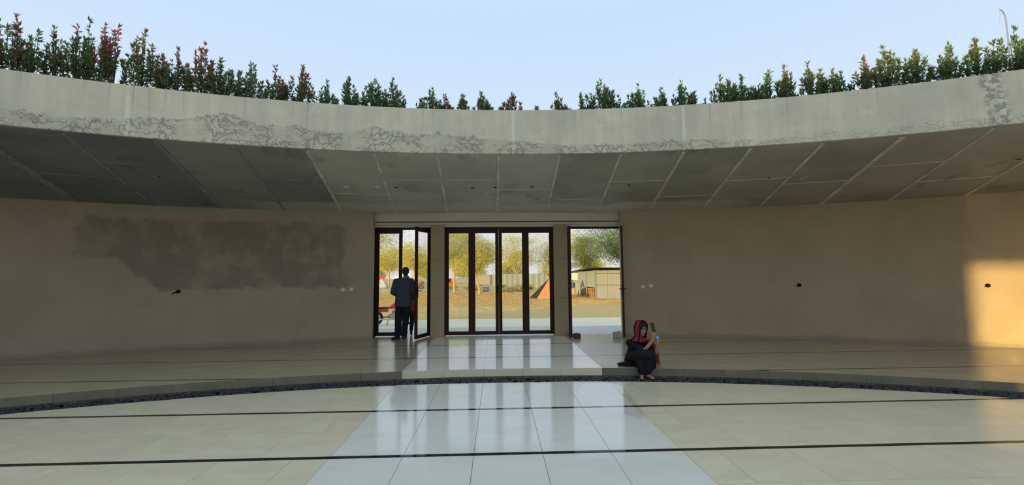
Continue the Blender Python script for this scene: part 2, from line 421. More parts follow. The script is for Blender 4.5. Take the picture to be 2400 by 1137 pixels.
# nearest band, side areas: only just below the frame
for s in (1, -1):
    for k in range(0, 11):
        xa, xb = k*PW, k*PW+PW
        xs_ = (SX[5]+xa, SX[5]+xb) if s > 0 else (SX[0]-xb, SX[0]-xa)
        tile('floor_tile', xs_[0], xs_[1], lambda x: ys[0]+LW+G, lambda x: ys[1]-LW-G, Z_C-T, Z_C, M_court, floor)
mb = MB()
for s in (1, -1):
    x_in = (SX[5]+11*PW) if s > 0 else (SX[0]-11*PW)
    x_out = X0+s*13.5
    a, c = ys[0]+LW+G, ys[1]-LW-G
    q = band(min(x_in, x_out), max(x_in, x_out), lambda x: a, lambda x: min(c, arc_y(x, R_CE-.006)), 24)
    if q: mb.prism(q, Z_C-T, Z_C)
mb.build('paving', M_court, floor)

# platform: bed ring, tiles, inlays, riser
mb = MB(); ring_sector(mb, 0, 2*PI, [(R_P+.02, -.5), (R_W+.5, -.5), (R_W+.5, -T), (R_P+.02, -T)], .012)
plat = structure(mb.build('platform_floor', M_joint2))
PTH = .62                                   # half angle of the part built tile by tile
mb = MB(); ring_sector(mb, PTH, 2*PI-PTH, [(R_P, -.13), (R_P+.1, -.13), (R_P+.1, -T), (R_W+.45, -T), (R_W+.45, 0), (R_P, 0)], .012)
mb.build('paving', M_plat, plat)
pys = LINES_P+[11.9]
x_lim = R_P*math.sin(PTH)
def plo(y0): return lambda x: max(y0, arc_y(x, R_P+.001), (Y0+abs(x-X0)/math.tan(PTH)+.01) if abs(x-X0) > 9 else -99)
def phi(y1): return lambda x: min(y1, arc_y(x, R_W+.30) if abs(x-X0) > 3.2 else 11.12)
for b in range(len(pys)-1):
    y0, y1 = pys[b]+LW*.8+G, pys[b+1]-LW*.8-G
    for k in range(5): tile('platform_tile', SX[k], SX[k+1], plo(y0), phi(y1), -T, 0, M_pwhite, plat)
    off = PW/2 if b % 2 else 0
    for s in (1, -1):
        for k in range(-1, 19):
            xa, xb = max(k*PW+off, 0), k*PW+off+PW
            if xb <= 0: continue
            xs_ = (SX[5]+xa, SX[5]+xb) if s > 0 else (SX[0]-xb, SX[0]-xa)
            tile('platform_tile', xs_[0], xs_[1], plo(y0), phi(y1), -T, 0, M_plat, plat)
for yl in LINES_P:
    runs = []
    for s in (1, -1):
        inner = math.sqrt(max(R_P**2-(yl-Y0)**2, 0)); outer = math.sqrt((R_W+.1)**2-(yl-Y0)**2); far = math.tan(PTH)*(yl-Y0)
        a, c = inner+.01, min(outer, far)-.01
        if c-a < .05: continue
        if inner == 0: runs.append((X0-c, X0+c)); break
        runs.append((X0+a, X0+c) if s > 0 else (X0-c, X0-a))
    for a, c in runs:
        q = band(a, c, lambda x: max(yl-LW*.8, arc_y(x, R_P+.003)), lambda x: yl+LW*.8, 12)
        if q: MB().prism(q, -T, .0004).build('inlay_strip', M_black, plat)
# riser slabs follow the tile columns
cuts = [SX[0]-.62*k for k in range(18, 0, -1)]+SX+[SX[5]+.62*k for k in range(1, 19)]
cuts = [x for x in cuts if abs(x-X0) < x_lim]
for a, c in zip(cuts[:-1], cuts[1:]):
    t0, t1 = math.asin((a-X0)/R_P)+.0001, math.asin((c-X0)/R_P)-.0001
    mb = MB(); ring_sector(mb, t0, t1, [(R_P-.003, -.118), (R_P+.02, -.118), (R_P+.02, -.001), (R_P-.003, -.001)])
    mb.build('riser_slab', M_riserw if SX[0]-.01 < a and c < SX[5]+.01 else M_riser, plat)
# gutter channel with black pebbles
mb = MB(); ring_sector(mb, 0, 2*PI, [(R_CE, Z_C-.3), (R_P+.03, Z_C-.3), (R_P+.03, Z_C-.035), (R_CE, Z_C-.035)], .012)
gut = structure(mb.build('gutter_floor', M_black))
rnd = random.Random(5)
oct_v = [(1, 0, 0), (.5, .87, 0), (-.5, .87, 0), (-1, 0, 0), (-.5, -.87, 0), (.5, -.87, 0)]
mb = MB()
for i in range(5200):
    th = rnd.uniform(-.60, .60); R = rnd.uniform(R_CE+.022, R_P-.022); p = pol(th, R, Z_C-.026+rnd.uniform(0, .012))
    a, b, h, q = rnd.uniform(.022, .036), rnd.uniform(.014, .022), rnd.uniform(.009, .016), rnd.uniform(0, PI)
    vs = []
    for sc, zz in ((1, -.3), (1, .25), (.55, .85)):
        for x, y, _ in oct_v:
            X, Y = x*a*sc, y*b*sc; vs.append((p.x+X*math.cos(q)-Y*math.sin(q), p.y+X*math.sin(q)+Y*math.cos(q), p.z+zz*h))
    fs = [(k, (k+1) % 6, 6+(k+1) % 6, 6+k) for k in range(6)]+[(6+k, 6+(k+1) % 6, 12+(k+1) % 6, 12+k) for k in range(6)]+[tuple(range(12, 18))]
    mb.add(vs, fs)
tag(mb.build('pebbles', M_pebble), 'black pebbles filling the curved gutter below the platform step', 'pebbles', kind='stuff')

# ------------------------------------------------------------------ walls, portal, roof
TL, TR = -.1525, .1419                          # front portal
PA, PB = math.radians(-139), math.radians(-123.4)    # sun-side portal, behind the photographer
TW = .30
PROF = [(R_W, 0), (R_W+TW, -.4), (R_W+TW, 3.6), (R_W, H_W+.05)]
mb = MB(); ring_sector(mb, -PI/2, TL, PROF); structure(mb.build('wall_left', M_wallL))
mb = MB(); ring_sector(mb, TR, PI/2, PROF); structure(mb.build('wall_right', M_wallR))
mb = MB(); ring_sector(mb, PI/2, PA+2*PI, PROF, .03); ring_sector(mb, PB, -PI/2, PROF, .03); structure(mb.build('wall_back', M_wallR))
mb = MB(); ring_sector(mb, PA, PB, [(R_W, 2.83), (R_W+TW, 2.83), (R_W+TW, 3.6), (R_W, H_W+.05)]); structure(mb.build('wall_lintel', M_wallR))
mb = MB(); ring_sector(mb, math.radians(-132.6), math.radians(-131.4), [(R_W+.02, 0), (R_W+TW-.02, 0), (R_W+TW-.02, 2.83), (R_W+.02, 2.83)]); structure(mb.build('wall_pier', M_wallR))
mb = MB(); ring_sector(mb, math.radians(-152), math.radians(-76), [(R_W+.25, 4.05), (R_W+.6, 4.05), (R_W+.6, 5.9), (R_W+.25, 5.9)], .03); structure(mb.build('wall_sun_block', M_roof))  # unseen roof wall, added to keep direct sun off the fascia
# roof: soffit cone, slab, fascia
mb = MB(); ring_sector(mb, 0, 2*PI, [(R_F+.06, H_F+.02), (R_W+.02, H_W+.028), (R_W+TW+.9, 3.5), (R_W+TW+.9, 4.1), (R_W+TW+.7, 4.1), (R_F+.25, 4.1), (R_F+.06, 4.1)])
structure(mb.build('roof', M_roof))
mb = MB(); ring_sector(mb, 0, 2*PI, [(R_F, H_F), (R_F+.055, H_F), (R_F+.25, H_F+.08), (R_F+.25, H_T), (R_F, H_T)], .01)
structure(mb.build('roof_fascia_wall', M_fascia))
mb = MB(); ring_sector(mb, -.9, .9, [(R_F+.26, 4.1), (R_F+1.6, 4.1), (R_F+1.6, 4.2), (R_F+.26, 4.2)])
structure(mb.build('planter_soil_floor', M_soil))
def soffit(R): return H_W+(H_F-H_W)*(R_W-R)/(R_W-R_F)
mb = MB(); ring_sector(mb, 0, 2*PI, [(R_F+.056, soffit(R_F+.056)+.012), (R_W+.01, H_W+.012), (R_W+.01, H_W+.03), (R_F+.056, soffit(R_F+.056)+.03)])
ceil = structure(mb.build('ceiling', M_ceil))
JT = [-.4893+.06045*k for k in range(17)]; JT = [t-.0005 for t in JT]
cross = [18.4, 19.0, 18.2, 19.7, 18.6, 19.3, 18.35, 18.3, 18.9, 19.6, 18.5, 19.6, 18.7, 19.1, 18.4, 19.5]
def cone_piece(mb, t0, t1, r0, r1, zt, zb):
    ring_sector(mb, t0, t1, [(r0, soffit(r0)+zb), (r1, soffit(r1)+zb), (r1, soffit(r1)+zt), (r0, soffit(r0)+zt)], .0205)
for k in range(16):
    t0, t1, rc = JT[k], JT[k+1], cross[k]
    for a, c in ((R_F+.058, rc), (rc, R_W+.004)):
        mb = MB(); cone_piece(mb, t0+.0004, t1-.0004, a+.004, c-.004, .011, rnd.uniform(-.003, .003)); mb.build('ceiling_panel', M_ceild if k < 3 else (M_ceile if k < 5 else (M_ceilm if k < 9 else M_ceil)), ceil)  # panel tone steps from dark bluish at left to palest around the middle
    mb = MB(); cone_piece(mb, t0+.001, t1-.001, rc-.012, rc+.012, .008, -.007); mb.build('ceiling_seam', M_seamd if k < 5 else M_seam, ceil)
for k in range(17):
    w = rnd.uniform(.0009, .0017)*(2.4 if k in (1, 14) else 1)
    mb = MB(); cone_piece(mb, JT[k]-w, JT[k]+w, R_F+.1, R_W-.01, .008, -.012); mb.build('ceiling_seam', M_seamd if k < 5 else M_seam, ceil)
# ceiling sockets and holes
cd_ = thing('x', (0, 0, 0), '', ''); bpy.data.objects.remove(cd_)
tilt = math.atan((H_F-H_W)/(R_W-R_F))
def on_ceiling(x, y):
    th = math.atan2(x-X0, y-Y0); R = math.hypot(x-X0, y-Y0); z = soffit(R)
    rad = Vector((math.sin(th), math.cos(th), -math.sin(tilt))).normalized(); tan = Vector((math.cos(th), -math.sin(th), 0)); nrm = tan.cross(rad).normalized()
    if nrm.z > 0: nrm = -nrm
    return Matrix((tan, rad, -nrm)).transposed().to_4x4(), Vector((x, y, z))
for i, (x, y) in enumerate([(-3.005, 8.733), (-2.381, 8.773)]):
    M4, p = on_ceiling(x, y); mb = MB(); s = .058
    R4 = Matrix.Translation(p) @ M4 @ Matrix.Rotation(PI/4 if i == 0 else .9, 4, 'Z')
    mb.box((-s, -s, -.022), (s, s, -.004), R4); mb.box((-s*.6, -s*.6, -.026), (s*.6, s*.6, -.02), R4)
    tag(mb.build('ceiling_plate', M_plate), ('white square cover plate on the ceiling, farther from the man' if i == 0 else 'white square cover plate on the ceiling above the left doorway'), 'cover plate', 'cover plates on the ceiling')
HL = [(-2.037, 8.87, 'round dark lamp hole in the ceiling beside the white cover plate'), (-.487, 8.951, 'round dark lamp hole in the ceiling, left of the pair over the glass doors'),
      (-.019, 8.93, 'round dark lamp hole in the ceiling, right of the pair over the glass doors'), (.738, 8.878, 'round dark lamp hole in the ceiling above the rightmost glass leaf'),
      (2.71, 8.719, 'round dark lamp hole in the ceiling above the seated woman'), (-6.005, 7.872, 'round dark lamp hole in the ceiling above the stained wall'),
      (5.256, 8.111, 'round dark lamp hole in the ceiling over the bare right wall'), (8.61, 6.763, 'round dark lamp hole in the ceiling above the sunlit patch')]
for x, y, lab in HL:
    M4, p = on_ceiling(x, y); R4 = Matrix.Translation(p) @ M4
    t = thing('lamp_hole', p, lab, 'ceiling hole', 'lamp holes in the ceiling'); fix = local(t)
    n = 16; mb = MB(); mb.add([R4 @ Vector((.042*math.cos(2*PI*k/n), .042*math.sin(2*PI*k/n), -.006)) for k in range(n)], [tuple(range(n))]); fix(mb.build('hole', M_dark))
    mb = MB()
    vs = [R4 @ Vector((r*math.cos(2*PI*k/n), r*math.sin(2*PI*k/n), zz)) for r, zz in ((.042, -.005), (.044, -.010), (.050, -.010), (.052, -.003)) for k in range(n)]
    mb.add(vs, [(a*n+k, a*n+(k+1) % n, (a+1)*n+(k+1) % n, (a+1)*n+k) for a in range(3) for k in range(n)]); fix(mb.build('rim', M_seam))
# wall plates and wire holes
def on_wall(x, y, z):
    th = math.atan2(x-X0, y-Y0); p = pol(th, R_W, z); out = Vector((-math.sin(th), -math.cos(th), 0)); tan = Vector((math.cos(th), -math.sin(th), 0))
    return Matrix((tan, -out, Vector((0, 0, 1)))).transposed().to_4x4(), p
for x, y, z, rot, lab in [(-3.656, 10.564, 1.198, PI/4, 'white switch plate turned to a diamond on the stained wall'), (-3.467, 10.598, 1.205, 0, 'white square switch plate left of the doorway where the man walks'),
                          (3.578, 10.631, 1.196, 0, 'white square switch plate right of the open doorway'), (3.768, 10.599, 1.216, PI/4, 'white switch plate turned to a diamond above the seated woman')]:
    M4, p = on_wall(x, y, z); R4 = Matrix.Translation(p) @ M4 @ Matrix.Rotation(rot, 4, 'Y'); s = .042
    t = thing('switch_plate', p, lab, 'switch plate', 'switch plates beside the portal'); fix = local(t)
    fix(MB().box((-s, -.010, -s), (s, 0, s), R4).build('plate', M_plate)); fix(MB().box((-s*.55, -.014, -s*.55), (s*.55, -.009, s*.55), R4).build('cap', M_plate))
for x, y, z, w, lab in [(-6.857, 9.696, 1.212, 1, 'black wire end poking from the stained wall'), (6.903, 9.786, 1.214, 0, 'dark wire hole in the bare right wall, in shade'), (9.878, 8.493, 1.206, 0, 'dark wire hole in the sunlit patch of wall')]:
    M4, p = on_wall(x, y, z); R4 = Matrix.Translation(p) @ M4
    t = thing('wire_outlet', p, lab, 'wire outlet', 'wire outlets on the curved wall'); fix = local(t)
    n = 12; mb = MB(); mb.add([R4 @ Vector((.045*math.cos(2*PI*k/n), -.004, .036*math.sin(2*PI*k/n)+(.01 if k < 6 else 0))) for k in range(n)], [tuple(range(n))]); fix(mb.build('hole', M_dark))
    L = -.11 if w else -.06
    fix(MB().tube([R4 @ Vector(q) for q in ((0, .0, 0), (-.01, -.03, .005), (L*.5, -.035, -.012), (L, -.03, -.04*w-.01))], [.013, .015, .012, .006], 8).build('wire_stub', M_dark))

# portal beam, pillars
mb = MB(); mb.box((-3.04, 10.86, 2.86), (3.16, 11.32, H_W+.30)); beam = structure(mb.build('portal_beam_wall', M_beam))
MB().box((-3.06, 10.90, 2.775), (3.18, 11.30, 2.835)).build('groove_band', M_beam, beam)
MB().box((-3.05, 10.93, 2.835), (3.17, 11.28, 2.86)).build('groove', M_joint, beam)
MB().box((-3.12, 11.0, 2.735), (3.26, 11.26, 2.775)).build('head_strip', plain('head_strip', (.62, .60, .52), .7), beam)
for i, (a, c) in enumerate(((-1.648, -1.311), (1.440, 1.785))):
    p = obj('wall_pillar', MB().box((a+.006, 10.956, 0), (c-.006, 11.30, 2.775)).mesh('pillar', M_pstone)); structure(p)
    zs = [0, .935, 1.905, 2.775]
    for k in range(3): MB().box((a, 10.94, zs[k]+.004), (c, 10.956, zs[k+1]-.004)).build('stone_slab', M_pstone, p)
# jambs of the wall ends
structure(MB().box((-3.20, 10.80, 0), (-3.085, 11.28, 3.2)).build('trim_1', M_wallL))
structure(MB().box((3.215, 10.84, 0), (3.34, 11.28, 3.2)).build('trim_2', M_wallR))

# ------------------------------------------------------------------ doors
YD = 11.15; DT = .05; ZB, ZT = .02, 2.733
def leaf(root, M4, w, z0, z1, st=.072, bot=.075, top=.085, handle=None, sticker=False, xs=0.):
    """a framed glass leaf, local x 0..w, y thickness; parts hang on root"""
    fix = local(root); lf = fix(MB().box((0, -DT/2, z0), (st, DT/2, z1), M4).box((w-st, -DT/2, z0), (w, DT/2, z1), M4).box((st, -DT/2, z0), (w-st, DT/2, z0+bot), M4).box((st, -DT/2, z1-top), (w-st, DT/2, z1), M4).build('leaf_frame', M_frame))
    def sub(o): o.parent = lf; return o
    def hang(o):
        o.parent = lf; o.matrix_parent_inverse = root_mw(root).inverted() @ Matrix.Identity(4); return o
    mats = lf.matrix_parent_inverse.copy()
    p = MB().box((st-.005, -.004, z0+bot-.005), (w-st+.005, .004, z1-top+.005), M4).build('pane', M_glass); p.parent = lf
    b = MB()
    for (x0, x1, za, zb) in ((st, st+.012, z0+bot, z1-top), (w-st-.012, w-st, z0+bot, z1-top), (st, w-st, z0+bot, z0+bot+.012), (st, w-st, z1-top-.012, z1-top)):
        b.box((x0, -.018, za), (x1, .018, zb), M4)
    b = b.build('glazing_bead', M_frame); b.parent = lf
    if handle is not None:
        h = MB().box((handle-.018, -DT/2-.008, 1.0), (handle+.018, DT/2+.008, 1.25), M4)
        for s in (-1, 1): h.tube([M4 @ Vector((handle, s*DT/2, 1.15)), M4 @ Vector((handle, s*(DT/2+.05), 1.15)), M4 @ Vector((handle+(.11 if handle < w/2 else -.11), s*(DT/2+.055), 1.15))], .010, 8)
        h = h.build('handle', M_dark); h.parent = lf
    if sticker:
        k = MB(); cx = w/2+xs
        for a in (1, -1):
            P_ = [(cx-.075*a, 1.39), (cx-.05*a, 1.46), (cx+.012*a, 1.53), (cx+.055*a, 1.59), (cx+.065*a, 1.66)]; W_ = [.006, .010, .016, .010, .005]
            k.add([M4 @ Vector((x+q*w_, -.0065-.0008*a, z)) for (x, z), w_ in zip(P_, W_) for q in (-1, 1)], [(2*i, 2*i+1, 2*i+3, 2*i+2) for i in range(4)])
        k = k.build('sticker', M_sticker); k.parent = lf
    return lf
def at(x, y, ang=0): return Matrix.Translation((x, y, 0)) @ Matrix.Rotation(ang, 4, 'Z')
def outer_frame(root, x0, x1, t=.035, top=.05):
    fix = local(root); y0, y1 = YD-.04, YD+.05
    fix(MB().box((x0, y0, .0), (x0+t, y1, ZT)).box((x1-t, y0, 0), (x1, y1, ZT)).box((x0+t, y0, ZT-top), (x1-t, y1, ZT)).build('door_frame', M_frame))
t = structure(thing('door_1', (.065, YD, 0), None, None)); t['label'] = 'four closed glass leaves with dark frames in the middle of the portal'
outer_frame(t, -1.335, 1.465)
xs = [-1.30, -.633, .049, .734, 1.43]
for k in range(4): leaf(t, at(xs[k]+.001, YD), xs[k+1]-xs[k]-.002, ZB, ZT-.051, sticker=k in (2, 3), handle=None, xs=(.0, .04)[k == 3])
for x in (.049-.03, ): 
    h = MB().box((x-.02, YD-.045, 1.02), (x+.02, YD-.025, 1.24)).build('lock_plate', M_dark); local(t)(h)
t = structure(thing('door_2', (-2.40, YD, 0), None, None)); t['label'] = 'doorway with one closed leaf and one leaf swung inward beside the walking man'
outer_frame(t, -3.085, -1.655)
leaf(t, at(-3.05, YD), .66, ZB, ZT-.051)
leaf(t, at(-1.70, YD-.02, PI+math.atan2(.665, .23)), .70, ZB, ZT-.051, handle=.64)
t = structure(thing('door_3', (2.51, YD, 0), None, None)); t['label'] = 'doorway standing open to the yard with both leaves swung inward'
outer_frame(t, 1.80, 3.215)
leaf(t, at(1.835, YD-.03, PI+math.atan2(.68, .075)), .70, ZB, ZT-.051)
leaf(t, at(3.185, YD-.03, PI+math.atan2(.66, .155)), .70, ZB, ZT-.051, handle=.62)
#MORE

# ------------------------------------------------------------------ roof shrubs
def add_leaf(mb, p, d, L, w, rnd, mi):
    d = d.normalized(); side = d.cross(Vector((rnd.uniform(-1, 1), rnd.uniform(-1, 1), rnd.uniform(-1, 1)))).normalized(); n = d.cross(side)
    a = p; b = p+d*L*.45+side*w+n*w*.35; c = p+d*L-n*L*.08; e = p+d*L*.45-side*w+n*w*.35
    mb.cur = mi; mb.add([a, b, c, e], [(0, 1, 2), (0, 2, 3)]); mb.cur = 0
def shrub(x, y, top, wid, red, seed, label):
    rnd = random.Random(seed); base = 4.2; h = top-base
    t = thing('roof_shrub', (x, y, base), label, 'shrub', 'shrubs planted along the roof edge'); fix = local(t)
    st, fo = MB(), MB(); lw = max(.05, wid*.5)
    nb = max(3, int(4+wid*34)); tips = []
    st.tube([(x, y, base-.03), (x+rnd.uniform(-.02, .02), y, base+h*.35), (x+rnd.uniform(-.03, .03), y, base+h*.78)], [.012, .009, .004], 5)
    for i in range(nb):
        a = rnd.uniform(0, 2*PI); rr = lw*math.sqrt(rnd.random())*.85; z0 = base+h*rnd.uniform(.05, .34)
        hh = base+h*(1-.62*(rr/lw)**1.5)*rnd.uniform(.78, 1.0) if i else top
        if i == 0: rr *= .25
        p0 = Vector((x, y, z0)); p2 = Vector((x+rr*math.cos(a), y+rr*math.sin(a), hh-.03)); p1 = p0.lerp(p2, .5)+Vector((math.cos(a), math.sin(a), -.3))*rr*.35
        st.tube([p0, p1, p2], [.006, .004, .002], 4, False)
        nl = int(11+25*(hh-z0)/.6)
        for k in range(nl):
            u = rnd.uniform(.22, 1.0)**.85; q = p0.lerp(p1, u*2) if u < .5 else p1.lerp(p2, u*2-1)
            dr = Vector((rnd.uniform(-1, 1), rnd.uniform(-1, 1), rnd.uniform(.1, 1.5)))
            zz = (q.z-base)/h; mi = 2 if rnd.random() < red*max(0, zz*1.7-.55) else (0 if rnd.random() < .25+.55*zz else 1)
            add_leaf(fo, q, dr, rnd.uniform(.05, .095), rnd.uniform(.009, .016), rnd, mi)
        for k in range(4): add_leaf(fo, p2, Vector((rnd.uniform(-.6, .6), rnd.uniform(-.6, .6), 1)), .08, .011, rnd, 2 if rnd.random() < red else 0)
    fix(st.build('stem', M_twig)); f = fix(fo.build('foliage', M_lf)); f['kind'] = 'stuff'
SH = [(-7.11,6.27,5.21,.17,.3),(-6.98,6.33,5.34,.22,.5),(-6.77,6.42,5.18,.20,.1),(-6.56,6.51,5.25,.21,.4),(-6.32,6.60,5.34,.25,.3),(-6.21,6.65,5.46,.12,.2),(-6.08,6.70,5.44,.23,.8),(-5.91,6.76,5.45,.24,1.),(-5.58,6.88,5.42,.38,.5),(-5.33,6.96,5.08,.23,.5),(-5.14,7.02,5.21,.36,.4),(-4.83,7.12,5.36,.37,1.3),(-4.52,7.21,5.14,.36,.2),(-4.14,7.31,5.13,.46,.2),(-3.75,7.40,5.12,.33,.7),(-3.39,7.48,5.19,.41,.7),(-2.96,7.56,4.94,.28,.2),(-2.59,7.62,5.03,.30,.15),(-2.2,7.68,5.04,.37,.1),(-1.86,7.72,5.04,.37,.2),(-1.2,7.78,4.90,.38,.15),(-.91,7.80,4.81,.19,.9),(-.6,7.82,4.82,.20,.1),(-.25,7.83,4.87,.33,.0),(.28,7.84,4.87,.33,1.1),(.75,7.83,4.60,.09,.1),(1.15,7.81,4.85,.28,.2),(1.58,7.78,4.83,.09,0),(1.69,7.77,4.79,.19,0),(1.96,7.74,5.11,.40,0),(2.24,7.71,4.74,.27,.1),(2.59,7.67,4.97,.37,.05),(2.97,7.61,4.86,.24,.05),(3.33,7.55,4.95,.33,.05),(3.55,7.51,4.76,.15,.8),(4.03,7.40,5.0,.41,.1),(4.38,7.32,5.0,.29,.05),(4.74,7.23,5.02,.35,0),(5.01,7.16,5.08,.26,.4),(5.39,7.04,5.08,.41,.2),(5.72,6.94,4.94,.29,.05),(6.1,6.81,5.06,.27,.4),(6.4,6.69,5.19,.41,.1),(6.74,6.56,5.07,.34,.2),(7.11,6.41,5.09,.31,.05),(7.43,6.27,5.09,.29,.05),(7.61,6.18,5.01,.19,.05),(7.8,6.09,5.18,.34,0),(7.93,6.03,4.95,.2,.1)]
ORD = ['first', 'second', 'third', 'fourth', 'fifth', 'sixth', 'seventh', 'eighth', 'ninth', 'tenth', 'eleventh', 'twelfth', 'thirteenth', 'fourteenth', 'fifteenth', 'sixteenth', 'seventeenth', 'eighteenth', 'nineteenth', 'twentieth', 'twenty-first', 'twenty-second', 'twenty-third', 'twenty-fourth', 'twenty-fifth']
for i, (x, y, tp, w, red) in enumerate(SH):
    look = 'red-tipped' if red >= .7 else ('bronze-tinged' if red >= .3 else 'green'); size = 'tiny' if tp < 4.78 else ('slim' if w < .2 else ('bushy' if w > .35 else 'upright'))
    where = f'{ORD[i]} along the roof edge from the left' if i < 25 else f'{ORD[len(SH)-1-i]} along the roof edge from the right'
    shrub(x, y, tp, w*1.7, red, 100+i, f'{size} {look} shrub, {where}')
# bare curved pole behind the last shrubs
p = Vector((8.0, 6.29, 4.2)); t = thing('curved_pole', p, 'thin bare pole with a bent tip rising behind the rightmost roof shrubs', 'pole'); fix = local(t)
fix(MB().tube([(8.0, 6.29, 4.2), (7.995, 6.28, 5.2), (7.995, 6.285, 5.46), (7.985, 6.29, 5.53), (7.965, 6.295, 5.575), (7.93, 6.30, 5.605)], [.012, .011, .010, .010, .009, .007], 8).build('pole', M_steel))
fix(MB().tube([(7.932, 6.30, 5.60), (7.925, 6.298, 5.5), (7.905, 6.30, 5.35)], .0015, 4).build('wire', M_steel))

# ------------------------------------------------------------------ yard outside
def gz(y): return -.25 if y < 18 else max(-.75, -.25-(y-18)/60)
def ground_mat():
    n = N('dry_ground'); sp = n.new('ShaderNodeSeparateXYZ'); n.t.links.new(n.pos, sp.inputs[0])
    big = n.noise(n.scale(n.pos, (1, 1, 1)), .22, 5, .6); fine = n.noise(n.pos, 3.5, 6, .7)
    y = n.math('ADD', sp.outputs[1], n.math('MULTIPLY', n.math('SUBTRACT', big, .5), 10.))
    straw = n.mix(fine, (.97, .60, .22), (1., .72, .33)); soil = n.mix(fine, (1., .51, .12), (1., .62, .19))
    col = n.mix(n.ramp(y, 25, 29), straw, soil); col = n.mix(n.ramp(y, 52, 66), col, n.mix(fine, (.80, .56, .22), (.95, .70, .32)))
    n.bump(n.noise(n.pos, 2.6, 6, .7), 1., .2)
    return n.fin(col, .95, .05)
M_ground = ground_mat()
mb = MB(); yy = [-120, 10.5, 14, 18, 24, 30, 36, 42, 48, 60, 90, 140, 250, 420]; xx = [-300, -120, -60, -30, -15, 0, 15, 30, 60, 120, 300]
vs = [(x, y, gz(y)-.02) for y in yy for x in xx]; k = len(xx)
# the building stands in a hole of the ground sheet: platform and court lie above it
mb.add(vs, [(j*k+i, j*k+i+1, (j+1)*k+i+1, (j+1)*k+i) for j in range(len(yy)-1) for i in range(k-1)])
gr = structure(mb.build('ground', M_ground))
rg = np.random.RandomState(4); mb = MB(); yv = [17.8]
while yv[-1] < 78: yv.append(yv[-1]+.16+.006*(yv[-1]-17.8))
nxg = 150; hg = rg.rand(len(yv), nxg+1); vs = []
hs = (hg+np.roll(hg, 1, 0)+np.roll(hg, 1, 1)+np.roll(np.roll(hg, 1, 0), 1, 1))/4
for j, y in enumerate(yv):
    for i in range(nxg+1): x = (-.42+.80*i/nxg)*(y+2); vs.append((x, y, gz(y)-.012+.15*(hs[j, i]-.40)*min(1, .35+(y-17.8)*.05)))
mb.add(vs, [(j*(nxg+1)+i, j*(nxg+1)+i+1, (j+1)*(nxg+1)+i+1, (j+1)*(nxg+1)+i) for j in range(len(yv)-1) for i in range(nxg)])
o = mb.build('clods', M_ground, gr); o['kind'] = 'stuff'
M_path = plain('path_concrete', (.95, .83, .58), .85, .2, sc=1.2, var=.08)
M_porch = plain('porch_stone', (.56, .57, .55), .3, .4, sc=1.5, var=.08)
structure(MB().box((-40, 12.95, -.6), (40, 17.75, -.235)).build('path', M_path))
mb = MB()
for k in range(16): mb.box((-5.0+k*.64+.003, 11.14, -.05), (-5.0+(k+1)*.64-.003, 12.93, -.002))
pf = structure(MB().box((-5.2, 11.13, -.6), (5.4, 12.94, -.006)).build('porch_floor', M_joint)); mb.build('paving', M_porch, pf)
# dry grass
rnd = random.Random(8); mb = MB()
for i in range(14000):
    y = 17.9+rnd.random()**1.2*16; x = rnd.uniform(-.40, .36)*y
    h = rnd.uniform(.03, .075); w = rnd.uniform(.006, .018); a = rnd.uniform(0, PI); dx, dy = w*math.cos(a), w*math.sin(a); z = gz(y)-.02
    mb.add([(x-dx, y-dy, z), (x+dx, y+dy, z), (x+rnd.uniform(-.05, .05), y+rnd.uniform(-.05, .05), z+h)], [(0, 1, 2)])
tag(mb.build('grass', leaf_mat('dry_grass', (.88, .68, .26), .3)), 'short dry straw-coloured grass beyond the path', 'grass', kind='stuff')

